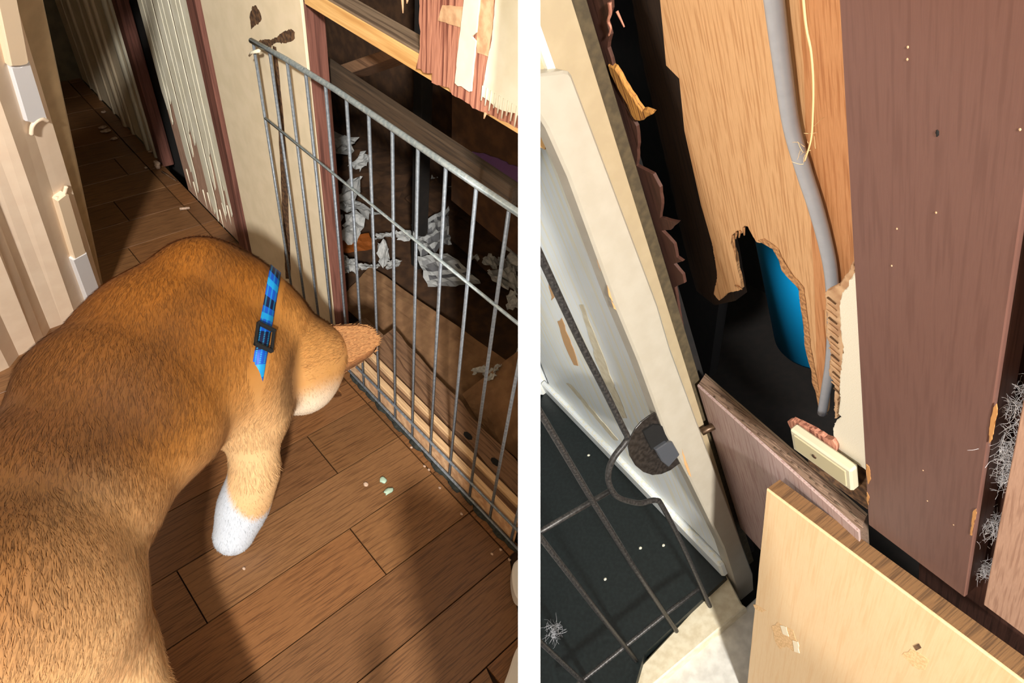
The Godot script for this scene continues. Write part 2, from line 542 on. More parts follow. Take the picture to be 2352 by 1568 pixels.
# cream wall of loose panels along the corridor
func back_wall() -> void:
	var t := thing("wall_panel", "cream wall panel with gnawed holes behind the end of the wire panel", "panel", Vector3(0.49, 0, -1.08))
	part("panel_face", block(mb(), Vector3(0.475, 0.0, -1.262), Vector3(0.480, 0.688, -0.893), 0.001), m.cream, t)
	part("panel_core", block(mb(), Vector3(0.4802, 0.0, -1.262), Vector3(0.512, 0.69, -0.8915), 0.002), m.red_edge, t, "brown exposed edge of the panel")
	for h in [[Vector3(0.4748, 0.6107, -1.0678), Vector3(0.4748, 0.6326, -1.0517), Vector3(0.4748, 0.6382, -1.0372), Vector3(0.4748, 0.6301, -1.0258), Vector3(0.4748, 0.6216, -1.0243), Vector3(0.4748, 0.6109, -1.0375), Vector3(0.4748, 0.5993, -1.0571), Vector3(0.4748, 0.5916, -1.0685)], [Vector3(0.4748, 0.5719, -1.0528), Vector3(0.4748, 0.5834, -1.0433), Vector3(0.4748, 0.5924, -1.0205), Vector3(0.4748, 0.5971, -1.0023), Vector3(0.4748, 0.6075, -0.983), Vector3(0.4748, 0.6171, -0.9697), Vector3(0.4748, 0.6287, -0.9497), Vector3(0.4748, 0.6372, -0.9309), Vector3(0.4748, 0.6358, -0.9199), Vector3(0.4748, 0.6264, -0.922), Vector3(0.4748, 0.6168, -0.9357), Vector3(0.4748, 0.6063, -0.9592), Vector3(0.4748, 0.5998, -0.9824), Vector3(0.4748, 0.5892, -1.0018), Vector3(0.4748, 0.5822, -1.0066), Vector3(0.4748, 0.5731, -1.0292), Vector3(0.4748, 0.57, -1.0461)]]:
		part("gnaw_mark", slab(mb(), torn(h, 0.004, 0.0012, 5), Vector3(0.0012, 0, 0), 0.0003), m.gnawed, t, "dark brown gnawed patch")
	part("stain", slab(mb(), torn([Vector3(0.4748, 0.5895, -0.9989), Vector3(0.4748, 0.5915, -0.9874), Vector3(0.4748, 0.4728, -0.9944), Vector3(0.4748, 0.334, -1.0135), Vector3(0.4748, 0.0668, -1.0652), Vector3(0.4748, 0.0485, -1.0925), Vector3(0.4748, 0.3403, -1.0378), Vector3(0.4748, 0.4629, -1.0179)], 0.02, 0.0015, 6), Vector3(0.0006, 0, 0)), m.gnawed, t)  # narrow brown band laid down the panel behind the wires
	structure("trim_1", block(mb(), Vector3(0.469, 0.0, -1.317), Vector3(0.50, 1.3, -1.270), 0.002), m.red_edge, "brown upright trim strip beside the cream wall panel")
	# sliding door leaf with its cream skin torn away near the floor
	t = thing("sliding_door", "cream pleated door leaf with its skin scratched off near the floor", "door", Vector3(0.49, 0, -1.45))
	part("door_core", block(mb(), Vector3(0.4765, 0.0, -1.622), Vector3(0.502, 1.3, -1.318), 0.002), m.door_core, t)
	var ends := [0.24, 0.21, 0.27, 0.10, 0.05, 0.16, 0.23, 0.21, 0.03, 0.02, 0.12, 0.22, 0.07, 0.15, 0.09]
	for i in ends.size():
		var z0 := -1.620 + 0.0201 * i
		var y: float = ends[i]
		var o := 0.0035 * absf(sin(i * 1.9))
		part("skin_strip", slab(mb(), torn([Vector3(0.4745 - o, 1.3, z0), Vector3(0.4745 - o, y + 0.03, z0), Vector3(0.4745 - o, y - 0.01, z0 + 0.007), Vector3(0.4745 - o, y, z0 + 0.013), Vector3(0.4745 - o, y + 0.05, z0 + 0.0196), Vector3(0.4745 - o, 1.3, z0 + 0.0196)], 0.012, 0.001, i, 1, 3), Vector3(0.002, 0, 0), 0.0006), m.cream_pale, t)
	for k in 9:
		var a := Vector3(0.4758, 0.05 + 0.03 * sin(k * 4.0), -1.59 + 0.029 * k)
		part("splinter", tube(mb(), [a + Vector3(0, 0.03, 0), a, a - Vector3(0, 0.026, -0.001)], 0.0022, 0.0006, 5), m.cream_pale, t)
	# dark gap, then the far leaf and the end of the corridor
	t = thing("far_door", "pleated grey cream door leaf in the dark end of the corridor", "door", Vector3(0.49, 0, -2.1))
	part("leaf", block(mb(), Vector3(0.478, 0.0, -2.42), Vector3(0.50, 1.5, -1.80), 0.002), m.cream, t)
	part("edge_strip", block(mb(), Vector3(0.472, 0.0, -1.805), Vector3(0.50, 1.5, -1.765), 0.002), m.red_edge, t, "brown edge strip")
	for q in [-1.83, -1.88, -1.915, -1.99, -2.05, -2.14, -2.25, -2.34]:
		part("pleat", tube(mb(), [Vector3(0.479, 1.5, q), Vector3(0.479, 0.0, q)], 0.009 + 0.006 * sin(q * 60.0), -1.0, 10), m.cream_pale if q > -1.95 else m.cream, t)
	structure("wall_end", block(mb(), Vector3(-1.0, -0.05, -2.50), Vector3(0.52, 1.6, -2.43), 0.002), m.olive, "olive wall at the end of the corridor")
	structure("trim_shade_2", block(mb(), Vector3(0.505, -0.02, -1.79), Vector3(0.60, 1.6, -1.56), 0.002), m.black, "black board painted as the dark of the gap behind the two door leaves")  # solid black block standing for the unlit gap
	structure("wall_above", block(mb(), Vector3(0.47, 1.3, -3.2), Vector3(0.52, 2.4, -0.80), 0.002), m.cream, "cream wall above the door leaves")


# what the hole in the wall shows behind the wire panel
func wall_cavity() -> void:
	var t := thing("track_sill", "light wood sliding door track under the wire panel", "sill", Vector3(0.49, 0, -0.6))
	part("sill_body", slab(mb(), [Vector3(0.458, 0.046, -0.885), Vector3(0.548, 0.046, -0.885), Vector3(0.5463, 0.046, -0.3886), Vector3(0.458, 0.046, -0.312)], Vector3(0, -0.06, 0), 0.0), m.brown_wood_z, t)
	part("front_strip", block(mb(), Vector3(0.4565, -0.004, -0.885), Vector3(0.4578, 0.042, -0.305), 0.0004), m.tan_ply, t)
	part("track_ridge", block(mb(), Vector3(0.4575, 0.04, -0.885), Vector3(0.4705, 0.0565, -0.31), 0.0015), m.track, t, "pale wooden ridge of the track")
	part("track_ridge", block(mb(), Vector3(0.485, 0.04, -0.885), Vector3(0.4965, 0.0565, -0.335), 0.0015), m.track, t, "pale wooden ridge of the track")
	part("chewed_board", slab(mb(), torn([Vector3(0.5407, 0.056, -0.8084), Vector3(0.5729, 0.056, -0.8148), Vector3(0.558, 0.056, -0.6537), Vector3(0.5575, 0.056, -0.5715), Vector3(0.5459, 0.056, -0.5001), Vector3(0.5482, 0.056, -0.4475), Vector3(0.5437, 0.056, -0.3844), Vector3(0.4987, 0.056, -0.3374), Vector3(0.5025, 0.056, -0.4563), Vector3(0.504, 0.056, -0.585)], 0.03, 0.003, 8), Vector3(0, -0.03, 0), 0.001), m.brown_wood_z, t)
	for h in [Vector3(0.5126, 0.0575, -0.4989), Vector3(0.514, 0.0575, -0.4243)]:
		var ring := []
		for k in 8:
			ring.append(h + Vector3(cos(k * TAU / 8) * 0.006, 0, sin(k * TAU / 8) * 0.011))
		part("hole", slab(mb(), torn(ring, 0.004, 0.001, 3), Vector3(0, -0.002, 0)), m.black, t, "dark chewed hole")
	var grime := mb()
	for k in 17:
		grime.append_from(blob(Vector3(0.4505, 0.002, -0.78 + k * 0.030 + 0.006 * sin(k * 5.0)), Vector3(0.006 + 0.002 * sin(k * 3.0), 0.005, 0.019), k).commit(), 0, Transform3D())
	single("grime", grime, m.grime, "dark greenish grime in the joint along the foot of the wire fence", "dirt", "", "stuff")
	single("chewed_lump", blob(Vector3(0.48, 0.02, -0.3784), Vector3(0.007, 0.014, 0.025), 31), m.cream_pale, "pale chewed lump at the foot of the wire panel by the white partition", "debris")

	t = thing("top_beam", "light timber beam over the hole in the cream wall", "beam", Vector3(0.5, 0.69, -0.6))
	part("beam_face", block(mb(), Vector3(0.474, 0.687, -0.88), Vector3(0.4765, 0.709, -0.40), 0.0005), m.pine_z, t, "pale sawn face of the beam")
	part("beam_body", block(mb(), Vector3(0.4767, 0.687, -0.89), Vector3(0.512, 0.711, -0.40), 0.0015), m.grey_wood, t)
	single("cross_brace", slab(mb(), [Vector3(0.56, 0.5354, -0.9982), Vector3(0.56, 0.6445, -0.7941), Vector3(0.56, 0.6486, -0.757), Vector3(0.56, 0.5594, -0.9172), Vector3(0.56, 0.5243, -0.9958)], Vector3(0.03, -0.005, 0.01), 0.001), m.brown_wood_z, "brown brace running back from the beam in the wall hole", "brace")
	t = thing("back_rail", "dark grey timber rail inside the hole behind the wire panel", "rail", Vector3(0.55, 0.5, -0.7))
	part("rail_body", block(mb(), Vector3(0.53, 0.545, -0.96), Vector3(0.548, 0.577, -0.49), 0.002), m.rail_dark, t)
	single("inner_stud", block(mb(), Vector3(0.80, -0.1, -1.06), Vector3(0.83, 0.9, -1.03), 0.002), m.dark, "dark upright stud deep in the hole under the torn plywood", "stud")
	single("inner_stud", block(mb(), Vector3(0.62, -0.1, -1.25), Vector3(0.65, 0.9, -1.20), 0.002), m.grey_wood, "grey upright stud deep in the hole beside the gnawed panel", "stud")
	single("back_board", slab(mb(), [Vector3(0.76, 0.506, -0.8884), Vector3(0.76, 0.5376, -0.6979), Vector3(0.76, 0.2618, -0.6437), Vector3(0.76, 0.2767, -0.8712)], Vector3(0.02, 0, 0), 0.001), m.card_dark, "dark brown board at the back of the hole under the plywood", "board")
	single("purple_tape", slab(mb(), torn([Vector3(0.757, 0.4144, -0.8165), Vector3(0.757, 0.4255, -0.7852), Vector3(0.757, 0.4431, -0.6762), Vector3(0.757, 0.4145, -0.6706), Vector3(0.757, 0.4064, -0.7215), Vector3(0.757, 0.3925, -0.8088)], 0.01, 0.002, 4), Vector3(0.002, 0, 0)), m.purple, "purple strip stuck on the dark brown board in the hole", "tape")
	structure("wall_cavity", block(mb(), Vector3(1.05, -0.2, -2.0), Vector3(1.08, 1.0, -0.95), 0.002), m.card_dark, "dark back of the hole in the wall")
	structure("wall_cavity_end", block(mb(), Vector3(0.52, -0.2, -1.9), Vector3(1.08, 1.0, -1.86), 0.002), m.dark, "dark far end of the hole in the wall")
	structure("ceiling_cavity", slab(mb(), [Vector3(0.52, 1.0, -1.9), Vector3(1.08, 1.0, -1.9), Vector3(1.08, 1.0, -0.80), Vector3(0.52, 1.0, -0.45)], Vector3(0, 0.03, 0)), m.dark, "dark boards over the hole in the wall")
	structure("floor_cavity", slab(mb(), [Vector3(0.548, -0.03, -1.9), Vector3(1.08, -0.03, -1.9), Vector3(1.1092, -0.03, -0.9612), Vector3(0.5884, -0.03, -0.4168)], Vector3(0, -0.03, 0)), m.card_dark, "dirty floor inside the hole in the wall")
	# torn plywood hanging above the hole
	t = thing("torn_plywood", "torn reddish plywood panel with peeling cream skin above the hole", "panel", Vector3(0.47, 0.7, -0.5))
	part("plywood", slab(mb(), torn([Vector3(0.468, 0.7971, -0.6116), Vector3(0.468, 0.7467, -0.6108), Vector3(0.468, 0.7391, -0.6081), Vector3(0.468, 0.7217, -0.6084), Vector3(0.468, 0.7078, -0.6113), Vector3(0.468, 0.6942, -0.6152), Vector3(0.468, 0.697, -0.6059), Vector3(0.468, 0.6948, -0.6007), Vector3(0.468, 0.6999, -0.5843), Vector3(0.468, 0.689, -0.5846), Vector3(0.468, 0.6897, -0.5747), Vector3(0.468, 0.6952, -0.5525), Vector3(0.468, 0.6894, -0.5465), Vector3(0.468, 0.6909, -0.5149), Vector3(0.468, 0.6883, -0.5101), Vector3(0.468, 0.6923, -0.4846), Vector3(0.468, 0.6972, -0.4282), Vector3(0.468, 0.8389, -0.4558)], 0.006, 0.0008, 9, 0, 15), Vector3(0.006, 0, 0), 0.0005), m.red_ply, t)
	part("bare_patch", slab(mb(), torn([Vector3(0.4672, 0.7784, -0.5695), Vector3(0.4672, 0.7868, -0.5355), Vector3(0.4672, 0.7658, -0.5384), Vector3(0.4672, 0.7608, -0.5766)], 0.006, 0.0006, 2), Vector3(0.001, 0, 0)), m.tan_ply, t, "tan bare layer of the plywood")
	part("bare_patch", slab(mb(), torn([Vector3(0.4672, 0.8231, -0.5148), Vector3(0.4672, 0.8291, -0.4926), Vector3(0.4672, 0.7827, -0.4894), Vector3(0.4672, 0.752, -0.4916), Vector3(0.4672, 0.75, -0.5087), Vector3(0.4672, 0.7642, -0.5112)], 0.006, 0.0006, 3), Vector3(0.001, 0, 0)), m.tan_ply, t, "tan bare layer of the plywood")
	part("peeling_skin", slab(mb(), torn([Vector3(0.4655, 0.8176, -0.5361), Vector3(0.4655, 0.7942, -0.5336), Vector3(0.4655, 0.7641, -0.5361), Vector3(0.4655, 0.7452, -0.5379), Vector3(0.4655, 0.7059, -0.5402), Vector3(0.4655, 0.7046, -0.5347), Vector3(0.4655, 0.7068, -0.5288), Vector3(0.4655, 0.706, -0.522), Vector3(0.4655, 0.7057, -0.5152), Vector3(0.4655, 0.7076, -0.5117), Vector3(0.4655, 0.7167, -0.512), Vector3(0.4655, 0.7612, -0.5103), Vector3(0.4655, 0.7636, -0.5176), Vector3(0.4655, 0.7698, -0.5107), Vector3(0.4655, 0.8011, -0.5099), Vector3(0.4655, 0.8239, -0.5123)], 0.007, 0.0005, 4), Vector3(0.002, 0, 0), 0.0003), m.cream_pale, t, "narrow strip of cream skin")
	part("peeling_skin", slab(mb(), torn([Vector3(0.4655, 0.8299, -0.4902), Vector3(0.4655, 0.8077, -0.4874), Vector3(0.4655, 0.7707, -0.487), Vector3(0.4655, 0.751, -0.4902), Vector3(0.4655, 0.7091, -0.4943), Vector3(0.4655, 0.7088, -0.4842), Vector3(0.4655, 0.7059, -0.471), Vector3(0.4655, 0.7068, -0.4607), Vector3(0.4655, 0.709, -0.4507), Vector3(0.4655, 0.712, -0.4411), Vector3(0.4655, 0.7082, -0.4278), Vector3(0.4655, 0.8397, -0.4534)], 0.006, 0.0006, 5), Vector3(0.002, 0, 0), 0.0003), m.cream_pale, t, "wide piece of cream skin")
	for k in 9:
		var a: Vector3 = Vector3(Vector3(0.4658, 0.709, -0.4932)).lerp(Vector3(0.4658, 0.7086, -0.4321), k / 9.0)
		part("skin_fringe", tube(mb(), [a + Vector3(0, 0.012, 0), a + Vector3(-0.001, -0.004 - 0.003 * (k % 3), 0)], 0.0016, 0.0008, 5), m.cream_pale, t)
	for q in [[Vector3(0.468, 0.6931, -0.4877), Vector3(0.468, 0.6852, -0.4895)], [Vector3(0.475, 0.7609, -0.6519), Vector3(0.475, 0.7449, -0.6502)], [Vector3(0.475, 0.7638, -0.6419), Vector3(0.475, 0.7575, -0.6427)]]:
		part("splinter", tube(mb(), q, 0.002, 0.001, 5), m.tan_ply, t)
	# cardboard and shredded paper
	single("cardboard_sheet", sheet(mb(), [Vector3(0.5659, -0.02, -1.0333), Vector3(0.6875, 0, -1.0769), Vector3(0.7045, 0.06, -0.558), Vector3(0.57, 0, -0.4057)], 14, 8, 0.012, 11, 9.0, 0.003), m.card, "large brown cardboard sheet lying nearest the track sill in the hole", "cardboard")
	single("cardboard_sheet", sheet(mb(), [Vector3(0.5853, 0.03, -0.5993), Vector3(0.7165, 0.1, -0.5783), Vector3(0.5661, 0.03, -0.4074), Vector3(0.5782, 0, -0.523)], 8, 8, 0.008, 12, 14.0, 0.003), m.card, "crumpled cardboard flap beside the white partition in the hole", "cardboard")
	single("cardboard_sheet", sheet(mb(), [Vector3(0.9262, 0.02, -1.2581), Vector3(1.0804, 0.03, -1.2965), Vector3(1.037, 0.06, -0.9064), Vector3(0.893, 0.02, -0.7479)], 10, 8, 0.01, 13, 10.0, 0.003), m.card_dark, "dark cardboard sheet behind the crumpled newspaper", "cardboard")
	single("cardboard_sheet", sheet(mb(), [Vector3(0.8496, 0, -1.4951), Vector3(1.0772, 0, -1.6781), Vector3(1.0667, 0.02, -1.3838), Vector3(0.8815, 0, -1.2578)], 8, 8, 0.012, 14, 12.0, 0.003), m.card_dark, "dark cardboard at the far end of the hole beside the panel edge", "cardboard")
	single("orange_wrapper", sheet(mb(), [Vector3(0.6694, 0.03, -1.1861), Vector3(0.7446, 0.03, -1.1595), Vector3(0.7262, 0.02, -1.1098), Vector3(0.6507, 0.02, -1.134)], 6, 4, 0.006, 15, 40.0, 0.001, 0.05), m.orange, "orange brown wrapper among the shredded paper", "wrapper")
	var news := newsprint()
	single("newspaper", sheet(mb(), [Vector3(0.8065, 0.08, -1.0677), Vector3(0.9268, 0.09, -1.0707), Vector3(0.8603, 0.06, -0.9775), Vector3(0.7703, 0.06, -0.9838)], 12, 10, 0.020, 16, 38.0, 0.001, 0.05), news, "crumpled grey newspaper behind the middle wires, upper fold", "newspaper")
	single("newspaper", sheet(mb(), [Vector3(0.7509, 0.07, -0.9705), Vector3(0.8242, 0.07, -0.9423), Vector3(0.8335, 0.05, -0.8243), Vector3(0.7273, 0.04, -0.8929)], 12, 8, 0.010, 17, 30.0, 0.001, 0.04), news, "crumpled grey newspaper with print lines, lower fold", "newspaper")
	var spots: Array = [Vector3(0.7304, 0.05, -1.2868), Vector3(0.7743, 0.06, -1.3028), Vector3(0.7709, 0.05, -1.237), Vector3(0.6714, 0.04, -1.2242), Vector3(0.709, 0.05, -1.1825), Vector3(0.6188, 0.03, -1.1017), Vector3(0.5943, 0.02, -1.0829), Vector3(0.6392, 0.03, -1.0675), Vector3(0.6669, 0.03, -1.0446), Vector3(0.7136, 0.04, -1.0119), Vector3(0.7633, 0.04, -1.119), Vector3(0.8045, 0.04, -1.0921), Vector3(1.0807, 0.03, -1.7825), Vector3(0.9297, 0.03, -1.5954), Vector3(0.9275, 0.03, -1.4749), Vector3(1.0735, 0.05, -1.2891), Vector3(1.0554, 0.06, -1.1689), Vector3(0.8661, 0.07, -0.8933), Vector3(0.8901, 0.07, -0.8563), Vector3(0.8998, 0.08, -0.8137), Vector3(0.8788, 0.08, -0.7683), Vector3(0.8211, 0.08, -0.7141), Vector3(0.9047, 0.12, -0.7882), Vector3(0.6351, 0.06, -0.6096), Vector3(0.645, 0.06, -0.5873), Vector3(0.6608, 0.07, -0.5865), Vector3(0.7102, 0.07, -0.5804), Vector3(0.7244, 0.03, -1.073), Vector3(0.8864, 0.03, -1.5738), Vector3(0.8625, 0.07, -0.7944)]
	var names := ["grey white paper scrap in the near heap at the panel foot, second from top", "grey white paper scrap in the near heap at the panel foot, topmost", "grey white paper scrap in the near heap at the panel foot, third from top", "grey white paper scrap in the near heap at the panel foot, fourth from top", "grey white paper scrap in the near heap at the panel foot, fifth from top", "grey white paper scrap in the near heap at the panel foot, ninth from top", "grey white paper scrap in the near heap at the panel foot, lowest", "grey white paper scrap in the near heap at the panel foot, eleventh from top", "grey white paper scrap in the near heap at the panel foot, twelfth from top", "grey white paper scrap in the near heap at the panel foot, tenth from top", "grey white paper scrap in the near heap at the panel foot, sixth from top", "grey white paper scrap in the near heap at the panel foot, seventh from top", "grey white paper scrap in the far heap beside the panel edge, topmost", "grey white paper scrap in the far heap beside the panel edge, second from top", "grey white paper scrap in the far heap beside the panel edge, lowest", "grey white paper scrap beyond the newspaper towards the partition, topmost", "grey white paper scrap beyond the newspaper towards the partition, second from top", "grey white paper scrap beyond the newspaper towards the partition, third from top", "grey white paper scrap beyond the newspaper towards the partition, fifth from top", "grey white paper scrap beyond the newspaper towards the partition, sixth from top", "grey white paper scrap beyond the newspaper towards the partition, eighth from top", "grey white paper scrap beyond the newspaper towards the partition, lowest", "grey white paper scrap beyond the newspaper towards the partition, fourth from top", "grey white paper scrap on the crumpled cardboard flap, third from top", "grey white paper scrap on the crumpled cardboard flap, lowest", "grey white paper scrap on the crumpled cardboard flap, second from top", "grey white paper scrap on the crumpled cardboard flap, topmost", "grey white paper scrap in the near heap at the panel foot, eighth from top", "grey white paper scrap in the far heap beside the panel edge, third from top", "grey white paper scrap beyond the newspaper towards the partition, seventh from top"]
	var sizes := [0.05, 0.055, 0.05, 0.045, 0.05, 0.035, 0.035, 0.03, 0.02, 0.02, 0.025, 0.02, 0.04, 0.05, 0.03, 0.03, 0.03, 0.02, 0.02, 0.03, 0.03, 0.03, 0.03, 0.014, 0.014, 0.012, 0.02, 0.03, 0.04, 0.03]
	for i in spots.size():
		var s: float = sizes[i]
		var u := Vector3(rng.randf_range(-1, 1), rng.randf_range(-0.5, 0.5), rng.randf_range(-1, 1)).normalized() * s
		var v := u.cross(Vector3(rng.randf_range(-0.4, 0.4), 1, rng.randf_range(-0.4, 0.4))).normalized() * s * rng.randf_range(0.4, 0.9)
		var p: Vector3 = spots[i]
		single("paper_scrap", sheet(mb(), [p - u - v, p + u - v, p + u + v, p - u + v], 6, 5, s * 0.5, 40 + i, 1.3 / s, 0.0008, 0.12), m.paper, names[i], "paper", "torn paper scraps in the hole")


func blob(at: Vector3, size: Vector3, key: int) -> SurfaceTool:
	var st := mb()
	st.set_smooth_group(0)
	var n := FastNoiseLite.new()
	n.seed = key
	n.frequency = 1.2
	var g := func(i: int, j: int) -> Vector3:
		var w := PI * i / 6.0
		var q := TAU * (j % 10) / 10.0
		var d := Vector3(sin(w) * cos(q), cos(w), sin(w) * sin(q))
		return at + d * size * (1.0 + 0.6 * n.get_noise_3dv(d * 1.5))
	for i in 6:
		for j in 10:
			var a: Vector3 = g.call(i, j)
			face4(st, a, g.call(i, j + 1), g.call(i + 1, j + 1), g.call(i + 1, j), a - at + (Vector3(g.call(i + 1, j)) - at))
	return st


func newsprint() -> StandardMaterial3D:
	var im := Image.create(256, 256, false, Image.FORMAT_RGB8)
	im.fill(Color(0.66, 0.67, 0.67))
	var r := RandomNumberGenerator.new()
	r.seed = 5
	for row in range(4, 250, 7):
		var x := 4
		while x < 250:
			var w := r.randi_range(4, 16)
			im.fill_rect(Rect2i(x, row, mini(w, 252 - x), 3), Color(0.34, 0.34, 0.35))
			x += w + 3
	im.fill_rect(Rect2i(30, 40, 60, 50), Color(0.4, 0.4, 0.41))
	var s := StandardMaterial3D.new()
	s.albedo_texture = ImageTexture.create_from_image(im)
	s.roughness = 0.9
	return s


func fence() -> void:
	var t := thing("wire_fence", "grey wire fence panel standing between the corridor floor and the wall hole", "fence", Vector3(0.455, 0, -0.7))
	part("top_rail", tube(mb(), [Vector3(0.455, 0.590, -1.03), Vector3(0.455, 0.600, -0.92), Vector3(0.455, 0.607, -0.78), Vector3(0.455, 0.610, -0.56), Vector3(0.455, 0.613, -0.388)], 0.0045, -1.0, 10), m.rail, t)
	part("middle_wire", tube(mb(), [Vector3(0.452, 0.466, -1.016), Vector3(0.452, 0.467, -0.366)], 0.0024), m.rail, t)
	part("bottom_wire", tube(mb(), [Vector3(0.452, 0.040, -1.02), Vector3(0.452, 0.058, -0.289)], 0.0026), m.wire, t)
	part("bottom_wire", tube(mb(), [Vector3(0.452, 0.008, -1.02), Vector3(0.452, 0.008, -0.275)], 0.0026), m.wire, t)
	var zs := [-1.024, -0.970, -0.916, -0.862, -0.808, -0.754, -0.700, -0.646, -0.591, -0.535, -0.478, -0.421, -0.366, -0.311]
	for i in zs.size():
		var top := 0.607
		if zs[i] > -0.40:
			top = 0.43 if zs[i] < -0.33 else 0.14
		if i == 0:
			top = 0.592
		elif i < 3:
			top = 0.6
		part("upright_wire", tube(mb(), [Vector3(0.455, top, zs[i]), Vector3(0.455, 0.004, zs[i])], 0.0026), m.wire, t)
	part("tie_end", tube(mb(), [Vector3(0.452, 0.585, -1.00), Vector3(0.449, 0.575, -1.022), Vector3(0.45, 0.565, -1.035)], 0.003, 0.0015), m.cream_pale, t, "pale twist tie")
	part("clip", tube(mb(), [Vector3(0.449, 0.092, -0.862), Vector3(0.446, 0.10, -0.835), Vector3(0.449, 0.104, -0.808)], 0.002), m.grime, t, "dark green clip")


# a point of the folding door: along its foot and up its slope
func door_at(s: float, h: float, o: float) -> Vector3:
	return Vector3(0.168, 0.0, -1.329) + Vector3(-0.88, 0, 0.475) * s + Vector3(0.0509, 0.9011, 0.4306) * h + Vector3(0.4336, -0.4084, 0.8033) * o


func folding_door() -> void:
	var t := thing("folding_door", "beige folding door with shallow pleats standing beside the dog", "door", Vector3(0.0, 0, -1.2))
	structure("wall_header", slab(mb(), [door_at(-0.03, 0.93, -0.03), door_at(0.74, 0.93, -0.03), door_at(0.74, 0.93, -0.03) + Vector3(0, 1.55, 0), door_at(-0.03, 0.93, -0.03) + Vector3(0, 1.55, 0)], Vector3(-0.014, 0, -0.026)), m.cream, "cream wall over the folding door")
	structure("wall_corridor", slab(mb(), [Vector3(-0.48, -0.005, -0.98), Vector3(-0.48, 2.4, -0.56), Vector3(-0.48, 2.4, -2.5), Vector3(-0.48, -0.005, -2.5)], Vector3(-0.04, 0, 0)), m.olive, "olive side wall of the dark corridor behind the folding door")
	# pleats between fold lines: foot, head, how far the fold stands out
	var folds := [[-0.006, 0.021, -0.014], [0.011, 0.078, 0.0], [0.015, 0.082, 0.007], [0.056, 0.105, 0.005], [0.100, 0.142, 0.017], [0.122, 0.158, 0.003], [0.144, 0.172, -0.007], [0.170, 0.185, 0.004], [0.195, 0.198, 0.013], [0.225, 0.225, 0.0], [0.255, 0.255, 0.009], [0.30, 0.30, -0.004], [0.36, 0.36, 0.008], [0.42, 0.42, -0.004], [0.49, 0.49, 0.008], [0.56, 0.56, -0.004], [0.63, 0.63, 0.008], [0.72, 0.72, 0.0]]
	for i in folds.size() - 1:
		var a: Array = folds[i]
		var b: Array = folds[i + 1]
		var st := mb()
		slab(st, [door_at(a[0], -0.004, a[2]), door_at(b[0], -0.004, b[2]), door_at(b[1], 0.95, b[2]), door_at(a[1], 0.95, a[2])], Vector3(0.4336, -0.4084, 0.8033) * -0.006)
		part("pleat", st, m.door_shaded if i == 0 else m.door, t)
	part("grip", slab(mb(), [Vector3(0.1302, 0.7356, -0.9147), Vector3(0.1513, 0.7297, -0.9291), Vector3(0.1425, 0.627, -0.9765), Vector3(0.1384, 0.6243, -0.9758), Vector3(0.131, 0.6256, -0.9711), Vector3(0.1202, 0.6298, -0.9631)], Vector3(0.4336, -0.4084, 0.8033) * -0.014, 0.002), m.bisque, t, "cream grip bar above the clear catch")
	part("catch", slab(mb(), [Vector3(0.1207, 0.6273, -0.9684), Vector3(0.1317, 0.6236, -0.9762), Vector3(0.1444, 0.6252, -0.9822), Vector3(0.1447, 0.5282, -1.0317), Vector3(0.1422, 0.5313, -1.0288), Vector3(0.1352, 0.5338, -1.0238), Vector3(0.1248, 0.5319, -1.0191), Vector3(0.118, 0.5391, -1.0118)], Vector3(0.4336, -0.4084, 0.8033) * -0.011, 0.002), m.plastic, t, "greyish white catch plate")
	part("lip", tube(mb(), smooth([Vector3(0.1186, 0.5153, -1.0254), Vector3(0.1229, 0.5275, -1.0215), Vector3(0.1304, 0.5327, -1.0229), Vector3(0.1378, 0.5324, -1.0271), Vector3(0.1439, 0.5256, -1.0339)]), 0.003), m.door, t)
	part("lip", tube(mb(), smooth([Vector3(0.1441, 0.3821, -1.1081), Vector3(0.1366, 0.3684, -1.1111), Vector3(0.1231, 0.3687, -1.1036)]), 0.003), m.door, t)
	part("grip", slab(mb(), [Vector3(0.1233, 0.3664, -1.0987), Vector3(0.1393, 0.3706, -1.1052), Vector3(0.1442, 0.3643, -1.1111), Vector3(0.1437, 0.1819, -1.2035), Vector3(0.1207, 0.1944, -1.1847)], Vector3(0.4336, -0.4084, 0.8033) * -0.014, 0.002), m.bisque, t, "cream grip bar above the white block")
	part("end_block", slab(mb(), [Vector3(0.1173, 0.1979, -1.1799), Vector3(0.1453, 0.1934, -1.1972), Vector3(0.151, 0.0127, -1.2922), Vector3(0.1381, -0.0147, -1.2992), Vector3(0.1207, 0.0083, -1.2781)], Vector3(0.4336, -0.4084, 0.8033) * -0.015, 0.002), m.plastic, t, "bright white end block")


